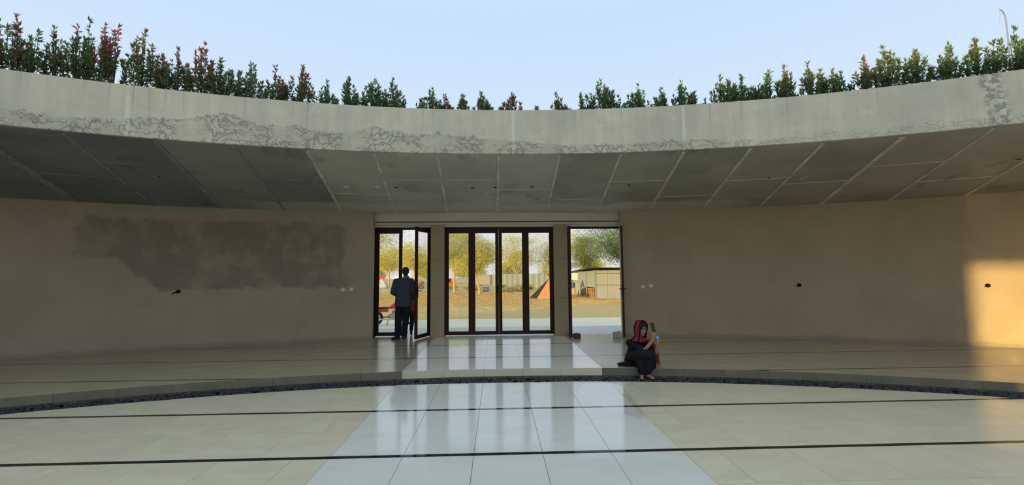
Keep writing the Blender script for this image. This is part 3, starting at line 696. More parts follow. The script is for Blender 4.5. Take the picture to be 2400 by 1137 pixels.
LM = {'yel': [leaf_mat('foliage_yellow', (.82, .72, .20), .45), leaf_mat('foliage_olive', (.52, .52, .13), .45), leaf_mat('foliage_amber', (.62, .46, .14), .4)],
      'grn': [leaf_mat('foliage_green', (.16, .25, .07), .35), leaf_mat('foliage_deep', (.09, .15, .06), .35), leaf_mat('foliage_lime', (.42, .42, .09), .4)]}
M_ptrunk = plain('pale_trunk', (.55, .38, .22), .9, .1, var=.25, sc=4)
def tree(name, x, y, trunk, rx, rz, zc, nleaf, pal, seed, label, lean=0., lsz=.2, mix=(.5, .35), fan=7, sparse=0.):
    rnd = random.Random(seed); z0 = gz(y)-.05; t = thing(name, (x, y, z0), label, 'tree', 'trees in the yard beyond the doors'); fix = local(t)
    tr, fo = MB(), MB(); fork = Vector((x+lean, y, z0+trunk)); r0 = .07+rx*.022
    tr.tube([(x, y, z0-.1), (x+lean*.35, y, z0+trunk*.5), fork], [r0*1.25, r0, r0*.85], 8)
    tips = []
    for i in range(fan):
        a = 2*PI*(i+rnd.uniform(-.3, .3))/fan; rr = rx*rnd.uniform(.35, .85); e = Vector((fork.x+rr*math.cos(a), y+rr*math.sin(a), zc+rz*rnd.uniform(-.35, .75)))
        mid = fork.lerp(e, .5)+Vector((0, 0, -.08*rx+rnd.uniform(-.2, .2)))
        tr.tube([fork, mid, e], [r0*.55, r0*.34, r0*.12], 6); tips += [mid, e]
        for j in range(4):
            b = mid.lerp(e, rnd.uniform(0, .7)); e2 = b+Vector((rnd.uniform(-1, 1)*rx*.45, rnd.uniform(-1, 1)*rx*.45, rnd.uniform(-.05, .6)*rz*.7))
            tr.tube([b, b.lerp(e2, .5)+Vector((0, 0, .05*rx)), e2], [r0*.22, r0*.13, r0*.05], 4, False); tips.append(e2)
    cl = []
    for i in range(int(26*(1-sparse))+14):
        a = rnd.uniform(0, 2*PI); s = math.sqrt(rnd.random()); u = rnd.uniform(-.75, 1)
        cl.append(Vector((fork.x+rx*s*math.cos(a)*math.sqrt(max(0, 1-u*u*.8)), y+rx*s*math.sin(a)*math.sqrt(max(0, 1-u*u*.8)), zc+u*rz)))
    cl += tips
    nleaf = int(nleaf*3.6); lsz *= .85
    for i in range(nleaf):
        c = rnd.choice(cl); g = rx*.17*(1.25-sparse*.4)
        p = c+Vector((rnd.gauss(0, g), rnd.gauss(0, g), rnd.gauss(0, g*.55)))
        q = rnd.random(); add_leaf(fo, p, Vector((rnd.uniform(-1, 1), rnd.uniform(-1, 1), rnd.uniform(-.7, .7))), lsz*rnd.uniform(.7, 1.4), lsz*.22, rnd, 0 if q < mix[0] else (1 if q < sum(mix) else 2))
    fix(tr.build('trunk', M_ptrunk if pal == 'yel' else M_bark)); f = fix(fo.build('foliage', LM[pal])); f['kind'] = 'stuff'
tree('yard_tree', -23.9, 98, 3.2, 4.2, 2.6, 4.8, 3000, 'yel', 1, 'spreading yellow-green tree seen through the closed pane left of the man', lsz=.3)
tree('yard_tree', -15.7, 84, 3.4, 3.2, 2.6, 5.0, 2600, 'yel', 2, 'yellow tree with a pale trunk seen between the man and the swung leaf', lsz=.3)
tree('yard_tree', -14.6, 45, 3.8, 5.0, 1.6, 5.6, 3200, 'yel', 3, 'overhanging branches with olive leaves at the top of the left doorway', lsz=.2, mix=(.3, .6))
tree('yard_tree', -5.9, 61, 2.6, 3.3, 3.0, 4.9, 4200, 'yel', 4, 'full yellow tree behind the first glass leaf from the left', lsz=.24, mix=(.62, .25))
tree('yard_tree', -2.05, 53, 2.4, 2.6, 2.4, 4.0, 3600, 'yel', 5, 'yellow-green tree with a leaning trunk behind the second glass leaf', lean=-.5, lsz=.22, mix=(.42, .5))
tree('yard_tree', 3.9, 84, 2.6, 4.6, 3.6, 6.2, 2600, 'yel', 6, 'sparse tree with fanned grey branches behind the third glass leaf', lsz=.26, mix=(.35, .55), fan=11, sparse=.7)
tree('yard_tree', 9.6, 68, 2.8, 4.6, 3.4, 5.6, 2400, 'yel', 7, 'sparse amber tree behind the fourth glass leaf', lsz=.24, mix=(.45, .15), fan=12, sparse=.7)
tree('yard_tree', 19.6, 66, 4.4, 7.6, 3.4, 7.0, 9500, 'grn', 8, 'large dark green tree over the tin shed', lsz=.24, mix=(.5, .42), fan=10)
tree('yard_tree', 11.6, 57, 2.6, 2.0, 2.1, 4.2, 3300, 'grn', 9, 'smaller lime-green tree beside the left frame of the open doorway', lsz=.17, mix=(.5, .25))
for i, (x, y, rx, lab) in enumerate([(-52, 128, 4.3, 'hazy far tree seen lowest in the left closed pane'), (-38, 135, 4.3, 'hazy far tree behind the white-roofed house'), (-22, 140, 4.3, 'hazy far tree behind the swung door leaf'), (-8, 132, 4.3, 'hazy far tree behind the full yellow tree'),
                                     (4, 138, 4.3, 'hazy far tree behind the pale wall'), (17, 130, 4.3, 'hazy far tree behind the grey tin fence'), (30, 136, 4.3, 'hazy far tree behind the fence end'), (46, 128, 4.3, 'hazy far tree over the shed roof')]):
    tree('far_tree', x, y, 1.8, rx, 2.6, 3.0, 1800, 'yel', 40+i, lab, lsz=.5, mix=(.4, .45))

# corrugated tin: a wavy sheet
M_tin = plain('tin_sheet', (.25, .28, .29), .5, .4, .1, var=.12, sc=1.5); M_tin2 = plain('tin_pale', (.24, .26, .27), .55, .4, .15, var=.10, sc=1.2)
M_rust = plain('rust', (.60, .27, .11), .8, .2, var=.3, sc=2); M_rdark = plain('rust_dark', (.035, .022, .018), .8, .2, var=.3)
M_wood = plain('raw_wood', (.45, .30, .17), .8, .2, var=.25)
def tin(name, a, b, z0, z1, mat, parent, pitch=.15, amp=.014, th=.006):
    a, b = Vector((a[0], a[1], 0)), Vector((b[0], b[1], 0)); L = (b-a).length; d = (b-a)/L; n = Vector((d.y, -d.x, 0)); k = max(4, int(L/pitch*4)); vs, fs = [], []
    for i in range(k+1):
        u = L*i/k; o = amp*math.sin(2*PI*u/pitch)
        for off, z in ((0, z0), (0, z1), (-th, z1), (-th, z0)): p = a+d*u+n*(o+off); vs.append((p.x, p.y, z))
    for i in range(k):
        for q in range(4): fs.append((i*4+q, (i+1)*4+q, (i+1)*4+(q+1) % 4, i*4+(q+1) % 4))
    fs += [(0, 1, 2, 3), tuple(k*4+q for q in (3, 2, 1, 0))]
    mb = MB(); mb.add(vs, fs); o = mb.build(name, mat); local(parent)(o); return o
# fence of grey sheets
F0, F1 = Vector((-.9, 84)), Vector((11.5, 77)); t = thing('tin_fence', (F0.x, F0.y, -.77), 'long grey corrugated fence behind the folded sheet and sparse trees', 'fence')
nf = 13
for i in range(nf):
    a, b = F0.lerp(F1, i/nf), F0.lerp(F1, (i+.97)/nf); tin('tin_sheet', a, b, -.75, 1.72+.03*((i*7) % 3), M_tin, t, .25, .03)
    local(t)(MB().box((a.x-.04, a.y+.06, -.75), (a.x+.04, a.y+.14, 1.7)).build('post', M_wood))
local(t)(MB().box((F0.x, F1.y+.1, 1.69), (F0.x+.1, F1.y+.2, 1.7)).build('cap', M_rust))
# pale wall and white-roofed house
t = thing('yard_wall', (-3, 100, -.75), 'pale cement wall with a thin coping behind the second glass leaf', 'wall'); t['kind'] = 'structure'; fix = local(t)
fix(MB().box((-5.4, 100, -.75), (.6, 100.25, 1.55)).build('panel', plain('pale_cement', (.36, .33, .26), .9))); fix(MB().box((-5.5, 99.95, 1.55), (.7, 100.3, 1.72)).build('coping', M_tin))
t = thing('house', (-25.6, 116, -.75), 'low house with a white pitched roof beyond the left doorway', 'house'); fix = local(t)
fix(MB().box((-27, 116, -.75), (-22.6, 119, 1.0)).build('wall', plain('house_wall', (.62, .45, .28), .9)))
mb = MB(); mb.add([(-27.4, 115.4, .95), (-22.2, 115.4, .95), (-22.2, 119.4, .95), (-27.4, 119.4, .95), (-24.0, 117.4, 2.9), (-23.2, 117.4, 2.9)], [(0, 1, 5, 4), (1, 2, 5), (2, 3, 4, 5), (3, 0, 4), (3, 2, 1, 0)]); fix(mb.build('roof', plain('white_roof', (.88, .86, .78), .6)))
fix(MB().box((-26.2, 115.97, -.6), (-25.4, 116.02, .7)).build('door', M_wood))
t = thing('awning', (-28.4, 108, -.75), 'red canvas awning on poles beside the white-roofed house', 'awning'); fix = local(t)
mb = MB(); mb.add([(-29.8, 107, .75), (-27.2, 107, .75), (-27.4, 109.5, 1.75), (-29.6, 109.5, 1.75), (-29.8, 107, .45), (-27.2, 107, .45)], [(0, 1, 2, 3), (4, 5, 1, 0)]); fix(mb.build('canvas', plain('red_canvas', (.75, .10, .05), .7)))
for x in (-29.7, -27.3): fix(MB().tube([(x, 107.1, -.77), (x, 107.1, .75)], .04, 6).build('pole', M_tin)); fix(MB().tube([(x+.05, 109.4, -.77), (x+.05, 109.4, 1.7)], .04, 6).build('pole', M_tin))
# tarpaulin heap, red pickup, dark cart
rnd = random.Random(3); mb = MB(); nx, ny = 14, 8; vs = []
for j in range(ny+1):
    for i in range(nx+1):
        u, v = i/nx*2-1, j/ny*2-1; hgt = max(0, 1-u*u)*max(0, 1-v*v); vs.append((-22.6+u*1.5, 86+v*1.0, -.78+1.55*hgt**.45*(1+.18*math.sin(5*u+3*v)+rnd.uniform(-.08, .08))))
mb.add(vs, [(j*(nx+1)+i, j*(nx+1)+i+1, (j+1)*(nx+1)+i+1, (j+1)*(nx+1)+i) for j in range(ny) for i in range(nx)])
tag(mb.build('tarpaulin_heap', plain('tarpaulin', (.46, .50, .53), .5, var=.3)), 'grey tarpaulin heap under the tree left of the man', 'tarpaulin')
def wheel(mbt, c, R, r, ax='Y'):
    mbt.torus(c, R-r, r, None, 20, 8)
t = thing('pickup_truck', (-8.5, 78, -.77), 'red pickup cab at the left edge of the first glass leaf', 'truck'); fix = local(t); M_red = plain('red_paint', (.70, .06, .03), .3, .5); M_tyre = plain('tyre', (.02, .02, .02), .8, .2)
mb = MB(); mb.prism([(-10.6, 77.3), (-7.6, 77.3), (-7.6, 78.8), (-10.6, 78.8)], -.35, .25); fix(mb.build('body', M_red))
mb = MB(); mb.add([(-9.1, 77.35, .25), (-7.7, 77.35, .25), (-7.7, 78.75, .25), (-9.1, 78.75, .25), (-8.9, 77.45, 1.1), (-8.1, 77.45, 1.1), (-8.1, 78.65, 1.1), (-8.9, 78.65, 1.1)], [(0, 1, 5, 4), (1, 2, 6, 5), (2, 3, 7, 6), (3, 0, 4, 7), (4, 5, 6, 7)]); fix(mb.build('cab', M_red))
fix(MB().box((-8.8, 77.33, .4), (-8.2, 77.4, .95)).build('window', M_dark))
for x in (-10.0, -8.2):
    for y in (77.35, 78.75): mb = MB(); mb.torus((x, y, -.47), .22, .09); mb.tube([(x, y-.06, -.47), (x, y+.06, -.47)], .18, 12); fix(mb.build('wheel', M_tyre))
t = thing('handcart', (-14.6, 84, -.77), 'dark parked handcart with spoked wheels behind the swung door leaf', 'cart'); fix = local(t)
fix(MB().box((-15.6, 83.4, -.05), (-13.7, 84.4, .12)).build('bed', M_wood)); fix(MB().tube([(-13.7, 83.6, .05), (-12.9, 83.6, .35)], .04, 6).build('handle', M_wood)); fix(MB().tube([(-13.7, 84.2, .05), (-12.9, 84.2, .35)], .04, 6).build('handle', M_wood))
for y in (83.3, 84.5):
    mb = MB(); mb.torus((-14.6, y, -.30), .42, .045)
    for k in range(8): a = k*PI/4; mb.tube([(-14.6, y, -.30), (-14.6+.42*math.cos(a), y, -.30+.42*math.sin(a))], .02, 4)
    fix(mb.build('wheel', M_tyre))
fix(MB().ell((-14.7, 83.9, .35), (.7, .45, .35), 12, 8).build('load', plain('load_sack', (.25, .2, .14), .9)))
t.location = (-13.4, 78, -.77)
# folded rusty sheet
A, B, Cc, D, E = Vector((4.75, 39.6, 1.18)), Vector((3.05, 41.2, -.66)), Vector((3.52, 38.9, -.62)), Vector((5.6, 38.6, -.60)), Vector((5.9, 40.6, -.64))
t = thing('folded_sheet', (4.3, 39.5, -.65), 'tall folded rusty sheet standing like a tent behind the fourth glass leaf', 'metal sheet'); fix = local(t)
def slab(vs, th):
    vs = [Vector(v) for v in vs]; n = (vs[1]-vs[0]).cross(vs[2]-vs[0]).normalized()*th; k = len(vs); mb = MB()
    mb.add(vs+[v+n for v in vs], [tuple(range(k-1, -1, -1)), tuple(range(k, 2*k))]+[(i, (i+1) % k, k+(i+1) % k, k+i) for i in range(k)]); return mb
fix(slab([A, B, Cc], .03).build('dark_face', M_rdark)); fix(slab([A, Cc, D], .03).build('orange_face', M_rust)); fix(slab([A, D, E], .03).build('back_face', M_rust))
fix(MB().tube([B.lerp(Cc, .45)+Vector((0, -.05, 0)), A.lerp(Cc, .04)+Vector((-.02, -.04, 0))], .035, 6).build('rib', M_rdark))
# wooden trestle frames
for i, x in enumerate((.45, 1.05)):
    t = thing('trestle_frame', (x, 33.2+.4*i, gz(33.2)-.02), ('low wooden trestle frame on the sand, the one nearer the middle mullion' if i == 0 else 'low wooden trestle frame on the sand, the one toward the folded sheet'), 'trestle', 'wooden trestles on the sand'); fix = local(t); z = gz(33.2)-.02; y = 33.2+.4*i
    for dx in (0, .38): fix(MB().tube([(x+dx, y, z-.01), (x+dx*.97, y+.03, z+.66)], .022, 6).build('leg', M_wood)); fix(MB().tube([(x+dx, y+.35, z-.01), (x+dx*.97, y+.32, z+.5)], .022, 6).build('leg', M_wood))
    for h in (.18, .45): fix(MB().tube([(x-.03, y+.01, z+h), (x+.41, y+.02, z+h+.02*i)], .018, 6).build('rail', M_wood))
# barrel, bench, brush
t = thing('barrel', (-1.6, 62, -.77), 'blue plastic barrel lying beneath the leaning tree', 'barrel'); fix = local(t)
fix(MB().tube([(-2.05, 62, -.42), (-1.98, 62, -.42), (-1.6, 62, -.42), (-1.2, 62, -.42), (-1.13, 62, -.42)], [.28, .33, .345, .33, .28], 16).build('body', plain('blue_plastic', (.10, .16, .24), .5)))
for x in (-1.85, -1.35): fix(MB().torus((x, 62, -.42), .335, .02, Matrix.Rotation(PI/2, 4, 'Z'), 20, 6).build('hoop', plain('blue_hoop%s' % x, (.08, .12, .2), .5)))
t = thing('stone_bench', (-2.4, 72, -.77), 'long pale bench on blocks behind the leaning tree', 'bench'); fix = local(t)
fix(MB().box((-3.9, 71.7, -.12), (-.7, 72.3, .08)).build('seat', M_tin2))
for x in (-3.4, -1.4): fix(MB().box((x, 71.75, -.77), (x+.4, 72.25, -.12)).build('block', M_tin2))
rnd = random.Random(12); mb = MB()
for i in range(160):
    a = rnd.uniform(0, 2*PI); e = Vector((2.0+rnd.gauss(0, .9), 60+rnd.gauss(0, .6), -.75+abs(rnd.gauss(0, .5)))); s = Vector((2.0+rnd.gauss(0, .8), 60+rnd.gauss(0, .6), -.78))
    mb.tube([s, e], [.03, .012], 4, False)
tag(mb.build('brushwood', plain('dry_brush', (.30, .25, .14), .9, var=.3), None), 'heap of dry brushwood at the foot of the sparse tree', 'brushwood')

def scrub(x, y, w, h, seed, label):
    rnd = random.Random(seed); z = gz(y)-.03; t = thing('scrub_bush', (x, y, z), label, 'bush', 'low scrub in the yard'); fix = local(t); st, fo = MB(), MB()
    for i in range(14):
        e = Vector((x+rnd.gauss(0, w*.4), y+rnd.gauss(0, w*.3), z+h*rnd.uniform(.5, 1))); st.tube([(x+rnd.uniform(-.2, .2)*w, y, z), e], [.03, .01], 4, False)
        for k in range(60): add_leaf(fo, Vector((x, y, z)).lerp(e, rnd.uniform(.25, 1.05))+Vector((rnd.gauss(0, .12), rnd.gauss(0, .12), rnd.gauss(0, .08))), Vector((rnd.uniform(-1, 1), rnd.uniform(-1, 1), rnd.uniform(-.3, 1))), rnd.uniform(.12, .22), .04, rnd, rnd.choice((0, 1, 1, 2)))
    fix(st.build('stem', M_twig)); f = fix(fo.build('foliage', LM['yel'])); f['kind'] = 'stuff'
for i, (x, y, w, h, lab) in enumerate([(-19.3, 88, 1.6, 1.0, 'low scrub between the tarpaulin heap and the man'), (-7.2, 74, 1.5, .9, 'low scrub beside the red pickup'), (-4.6, 70, 1.6, .8, 'low scrub right of the full yellow tree trunk'), (-3.1, 66, 1.2, .7, 'low scrub left of the leaning trunk'),
                                       (3.3, 64, 1.6, .9, 'low scrub just past the brushwood heap'), (5.4, 70, 1.5, .8, 'low scrub in front of the tin fence near the last mullion'), (.6, 76, 1.4, .8, 'low scrub at the left end of the tin fence'), (9.3, 44.5, .8, .7, 'green weeds under the raised shed wall')]): scrub(x, y, w, h, 70+i, lab)
for i, (x, y, lab) in enumerate([(-6.6, 66, 'grey plank stack at the left edge of the first glass leaf'), (.35, 52, 'pale plank stack near the third glass leaf'), (-20.6, 80, 'grey plank stack in front of the tarpaulin heap')]):
    z = gz(y)-.02; t = thing('plank_stack', (x, y, z), lab, 'planks', 'plank stacks in the yard'); fix = local(t)
    for k in range(4): fix(MB().box((-.9+.06*k, -.3, .075*k), (.9-.04*k, .3, .075*k+.06), Matrix.Translation((x, y, z)) @ Matrix.Rotation(.06*(k-1.5), 4, 'Z')).build('plank', M_tin2 if i != 1 else M_wood))
# shed
t = thing('tin_shed', (9.2, 39, -.6), 'grey corrugated tin shed seen through the open doorway', 'shed'); fix = local(t)
P0, P1 = Vector((8.6, 38.0)), Vector((12.2, 35.2))
for k in range(4): a, b = P0.lerp(P1, k/4), P0.lerp(P1, (k+.985)/4); tin('front_sheet', a, b, gz(36.5)-.05, 1.86, M_tin2, t, .16, .015)
for k in range(5): a, b = (8.62+.03*k, 46.0-1.58*k), (8.65+.03*k, 46.0-1.58*(k+.985)); tin('side_sheet', a, b, .34, 1.80+.02*k, M_tin, t, .16, .015)
for z in (.62, 1.62): fix(MB().tube([P0.to_3d()+Vector((-.02, -.06, z)), P1.to_3d()+Vector((-.02, -.06, z-.06))], .018, 6).build('wire', M_rdark))
for (x, y) in ((8.58, 37.95), (8.62, 42.0), (8.62, 46.05)): fix(MB().box((x-.05, y-.05, gz(y)-.1), (x+.05, y+.05, 1.85)).build('post', M_tin))
fix(slab([(8.1, 36.9, 2.12), (8.0, 46.8, 1.9), (14.5, 46.8, 1.9), (14.5, 33.4, 2.0), (12.0, 34.4, 2.0)], .03).build('roof', M_rdark))
fix(slab([(8.15, 46.9, 1.86), (7.7, 50, 1.8), (14.5, 50, 1.8), (14.5, 46.9, 1.86)], .05).build('roof_extension', M_rdark))
fix(MB().box((8.9, 46.3, gz(46)), (14, 46.4, 1.8)).build('rear_wall', M_tin))
for k, (x, y) in enumerate(((8.9, 40.2), (8.95, 41.5), (9.0, 42.8))):
    z = gz(y); t = thing('wooden_stool', (x, y, z), ['red-brown wooden stand under the shed wall, nearest the shed corner', 'red-brown wooden stand under the shed wall, middle of three', 'red-brown wooden stand under the shed wall, farthest of three'][k], 'stand', 'wooden stands under the shed'); fix = local(t); M_rb = M_rust
    for dx in (0, .5):
        for dy in (0, .6): fix(MB().box((x+dx-.03, y+dy-.03, z-.02), (x+dx+.03, y+dy+.03, z+.8)).build('leg', M_rb))
    fix(MB().box((x-.06, y-.06, z+.8), (x+.56, y+.66, z+.86)).build('top', M_rb)); fix(MB().box((x-.02, y, z+.32), (x+.02, y+.6, z+.38)).build('rail', M_rb))
t = thing('water_tank', (9.9, 56, -.77), 'cream square tank on a stand behind the blue-shirted figure', 'tank'); fix = local(t)
fix(MB().box((9.5, 56, .85), (10.6, 57, 1.6)).build('tank', plain('cream_tank', (.72, .62, .42), .6)))
for x in (9.55, 10.5): fix(MB().box((x, 56.05, -.77), (x+.06, 56.11, .85)).build('leg', M_wood))
t = thing('low_screen', (9.6, 53, -.77), 'low grey tin screen behind the blue-shirted figure', 'screen'); tin('sheet', (8.4, 53.2), (9.6, 53), -.75, .75, M_tin, t, .2, .02); tin('sheet', (9.62, 53), (11.0, 52.8), -.75, .55, M_tin, t, .2, .02)

# ------------------------------------------------------------------ motorcycle (local +X forward)
M_chrome = plain('chrome', (.75, .73, .70), .18, .5, 1., var=.05); M_seat = plain('black_vinyl', (.03, .03, .03), .5, .4); M_eng = plain('engine_metal', (.50, .49, .47), .35, .5, .8)
mo = thing('motorcycle', (-4.36, 15.9, -.235), 'red motorcycle parked outside behind the closed pane left of the man', 'motorcycle', rz=.26); mo.scale = (.94, .94, .86)
def part(mb, name, mat, smooth=True, parent=None): return mb.build(name, mat, parent or mo, smooth)
for cx in (0, 1.26):
    w = part(MB().torus((cx, 0, .30), .255, .048, None, 32, 10), 'wheel', M_tyre)
    mb = MB().torus((cx, 0, .30), .215, .014, None, 32, 6); mb.tube([(cx, -.05, .30), (cx, .05, .30)], .045, 12)
    for k in range(12): a = k*PI/6; mb.tube([(cx, 0, .30), (cx+.21*math.cos(a), .0, .30+.21*math.sin(a))], .005, 4)
    part(mb, 'rim', M_chrome, True, w)
part(MB().tube([(.02, -.07, .30), (.42, -.08, .33), (.80, -.06, .30), (1.0, 0, .62), (.98, 0, .80), (.45, 0, .70), (-.15, 0, .66)], .022, 8), 'frame', M_seat)
mb = MB(); caps(mb, (.66, 0, .78), (.86, 0, .84), .095, .115); caps(mb, (.62, -.05, .74), (.90, -.07, .78), .07, .085); caps(mb, (.62, .05, .74), (.90, .07, .78), .07, .085); mb.box((.53, -.09, .66), (.94, .09, .76)); o = blob('fuel_tank', mb, .012, M_red, None, 5); o.parent = mo
mb = MB(); mb.box((.02, -.11, .69), (.56, .11, .75)); mb.box((-.30, -.10, .72), (.06, .10, .79)); o = blob('seat', mb, .012, M_seat, None, 8); o.parent = mo
mb = MB(); mb.prism([(.14, -.10), (.50, -.10), (.50, .10), (.14, .10)], .54, .68); caps(mb, (-.3, 0, .69), (.2, 0, .66), .05, .07); o = blob('side_panel', mb, .012, M_red, None, 6); o.parent = mo
mb = MB().ell((.66, 0, .36), (.19, .14, .12), 14, 8); 
for k in range(6): mb.box((.62, -.10, .44+k*.026), (.82, .10, .455+k*.026))
mb.tube([(.72, 0, .42), (.74, 0, .60)], .075, 12); part(mb, 'engine', M_eng)
part(MB().tube([(.82, -.06, .50), (.90, -.10, .36), (.72, -.14, .22), (.25, -.15, .24), (.18, -.155, .27), (-.32, -.16, .36), (-.36, -.16, .365)], [.018, .02, .022, .024, .05, .055, .03], 12), 'exhaust', M_chrome)
for s in (-1, 1):
    part(MB().tube([(.98, s*.08, .86), (1.26, s*.085, .30)], [.022, .018], 8), 'fork_leg', M_chrome)
    part(MB().tube([(.02, s*.10, .32), (.12, s*.11, .66)], [.035, .03], 8), 'shock_absorber', M_chrome)
    part(MB().tube([(.90, s*.33, 1.10), (.84, s*.36, 1.24)], .006, 6).ell((.83, s*.38, 1.28), (.02, .06, .04), 10, 6), 'mirror', M_seat)
part(MB().tube([(.86, -.37, 1.04), (.92, -.22, 1.06), (.97, 0, .98), (.92, .22, 1.06), (.86, .37, 1.04)], .013, 8), 'handlebar', M_chrome)
part(MB().ell((1.10, 0, .90), (.09, .095, .10), 14, 10), 'headlamp', M_chrome)
mb = MB()
for cx, a0, a1, R in ((1.26, .35, 2.2, .335), (0, .5, 2.9, .345)):
    pts = [(cx+R*math.cos(a0+(a1-a0)*k/10), 0, .30+R*math.sin(a0+(a1-a0)*k/10)) for k in range(11)]
    vs = [(x, yy_, z) for x, _, z in pts for yy_ in (-.065, .065)]; mb = MB(); mb.add(vs, [(2*k, 2*k+1, 2*k+3, 2*k+2) for k in range(10)]); part(mb, 'mudguard', M_red if cx else M_seat)
part(MB().tube([(.50, -.10, .28), (.44, -.26, .01)], .012, 6), 'side_stand', M_seat)
part(MB().box((-.34, -.06, .66), (-.28, .06, .74)), 'tail_lamp', M_red, False)

# ------------------------------------------------------------------ puddle on the court
out = [(1.34, 6.66), (1.18, 6.45), (1.10, 6.12), (1.13, 5.82), (1.22, 5.52), (1.36, 5.25), (1.52, 5.05), (1.64, 5.0), (1.70, 5.2), (1.74, 5.6), (1.78, 6.0), (1.80, 6.35), (1.72, 6.58), (1.55, 6.66)]
sm = []
for i in range(len(out)):
    p0, p1, p2, p3 = (Vector(out[(i+k) % len(out)]) for k in (-1, 0, 1, 2))
    for u in (0, .25, .5, .75): sm.append(tuple(.5*((2*p1)+(p2-p0)*u+(2*p0-5*p1+4*p2-p3)*u*u+(3*p1-p0-3*p2+p3)*u**3)))
mb = MB(); n = len(sm); cx_, cy_ = 1.45, 5.85
mb.add([(x, y, Z_C+.0008) for x, y in sm]+[(cx_+(x-cx_)*.985, cy_+(y-cy_)*.985, Z_C+.0022) for x, y in sm], [tuple(range(n, 2*n))]+[(i, (i+1) % n, n+(i+1) % n, n+i) for i in range(n)])
tag(mb.build('puddle', M_water), 'thin water film with a curved edge on the white court tiles', 'puddle')

# ------------------------------------------------------------------ blocks holding the open leaves
t = thing('maroon_pouch', (1.88, 10.46, 0), 'small maroon wrapped bundle against the left leaf of the open doorway', 'bundle'); fix = local(t); M_mar = plain('maroon_cloth', (.14, .03, .045), .8, .2, var=.3, sc=20)
mb = MB(); R4 = at(1.885, 10.44, -.15); mb.box((-.095, -.05, .0), (.095, .05, .10), R4); mb.ell(R4 @ Vector((0, 0, .095)), (.09, .045, .03), 12, 6); fix(blob('wrap', mb, .006, M_mar, None, 4))
fix(MB().box((-.004, -.054, .004), (.008, .054, .122), R4).build('band', plain('maroon_band', (.24, .05, .08), .7)))
t = thing('paper_packet', (2.86, 10.44, 0), 'crumpled beige paper packet against the right leaf of the open doorway', 'packet'); fix = local(t); M_pap = plain('kraft_paper', (.42, .37, .28), .8, .2, var=.25, sc=16)
mb = MB(); R4 = at(2.86, 10.42, .12); mb.box((-.10, -.05, .0), (.02, .05, .135), R4); mb.box((.0, -.045, 0), (.10, .05, .11), R4); mb.ell(R4 @ Vector((.04, 0, .12)), (.05, .04, .045), 10, 6); fix(blob('packet', mb, .007, M_pap, None, 3))
fix(MB().box((-.035, -.056, .003), (-.015, -.05, .13), R4).build('fold', plain('paper_fold', (.28, .24, .18), .8)))

# ------------------------------------------------------------------ people
def skin_mat(name, col): return plain(name, col, .55, .35, var=.08, sc=14)
M_skin = skin_mat('skin', (.36, .20, .13)); M_hair = plain('hair', (.012, .010, .009), .55, .35); M_shirt = plain('charcoal_shirt', (.055, .060, .072), .85, .2, var=.25, sc=40); M_trous = plain('navy_trousers', (.012, .013, .020), .85, .2, var=.3, sc=30)
M_shoe = plain('dark_shoe', (.015, .013, .012), .5, .4); M_blk = plain('black_cloth', (.011, .011, .014), .85, .2, var=.3, sc=25); M_redc = plain('red_cloth', (.30, .022, .030), .8, .2, var=.3, sc=30); M_skin2 = skin_mat('skin_dark', (.24, .13, .085))
def hand(mb, w, d, s, curl=.5, k=1.):
    """palm with five fingers at wrist w pointing along d; s = thumb side"""
    w, d, s = Vector(w), Vector(d).normalized(), Vector(s).normalized(); n = d.cross(s).normalized(); s = n.cross(d).normalized()
    for a in (-.026, -.009, .009, .024): caps(mb, w+s*a*.7*k, w+d*.075*k+s*a*k, .013*k, .011*k, 8)
    for a, L in ((.028, .062), (.010, .072), (-.009, .067), (-.026, .052)):
        b = w+d*.08*k+s*a*k; c1 = b+(d*math.cos(curl*.7)+n*math.sin(curl*.7))*L*.5*k; c2 = c1+(d*math.cos(curl*1.7)+n*math.sin(curl*1.7))*L*.5*k
        caps(mb, b, c1, .0088*k, .008*k, 8); caps(mb, c1, c2, .008*k, .0066*k, 8)
    b = w+d*.025*k+s*.028*k; c1 = b+(d*.7+s*.7+n*.25).normalized()*.035*k; c2 = c1+(d*.9+s*.25+n*.4).normalized()*.03*k
    caps(mb, b, c1, .011*k, .0095*k, 8); caps(mb, c1, c2, .0095*k, .008*k, 8)
def head(mb, c, f, k=1.):
    """skull, jaw, nose, ears, brow; c centre, f facing"""
    c, f = Vector(c), Vector(f).normalized(); r = f.cross(Vector((0, 0, 1))).normalized(); u = r.cross(f); M3 = Matrix((r, f, u)).transposed()
    P = lambda x, y, z: c+M3 @ Vector((x, y, z))*k
    E3 = lambda p, rr: mb.ell(P(*p), tuple(q*k for q in rr), 14, 10, M3)
    E3((0, -.012, .03), (.074, .092, .085)); E3((0, .022, -.03), (.060, .066, .085)); E3((0, .048, -.085), (.034, .034, .030)); E3((0, .082, .035), (.046, .012, .012))
    E3((0, .094, -.012), (.011, .018, .026)); E3((0, .100, -.030), (.016, .013, .011)); E3((0, .080, -.062), (.022, .012, .011))
    for s in (-1, 1): E3((s*.076, -.006, -.008), (.010, .020, .032)); E3((s*.042, .052, -.030), (.022, .026, .026))
    return P, M3
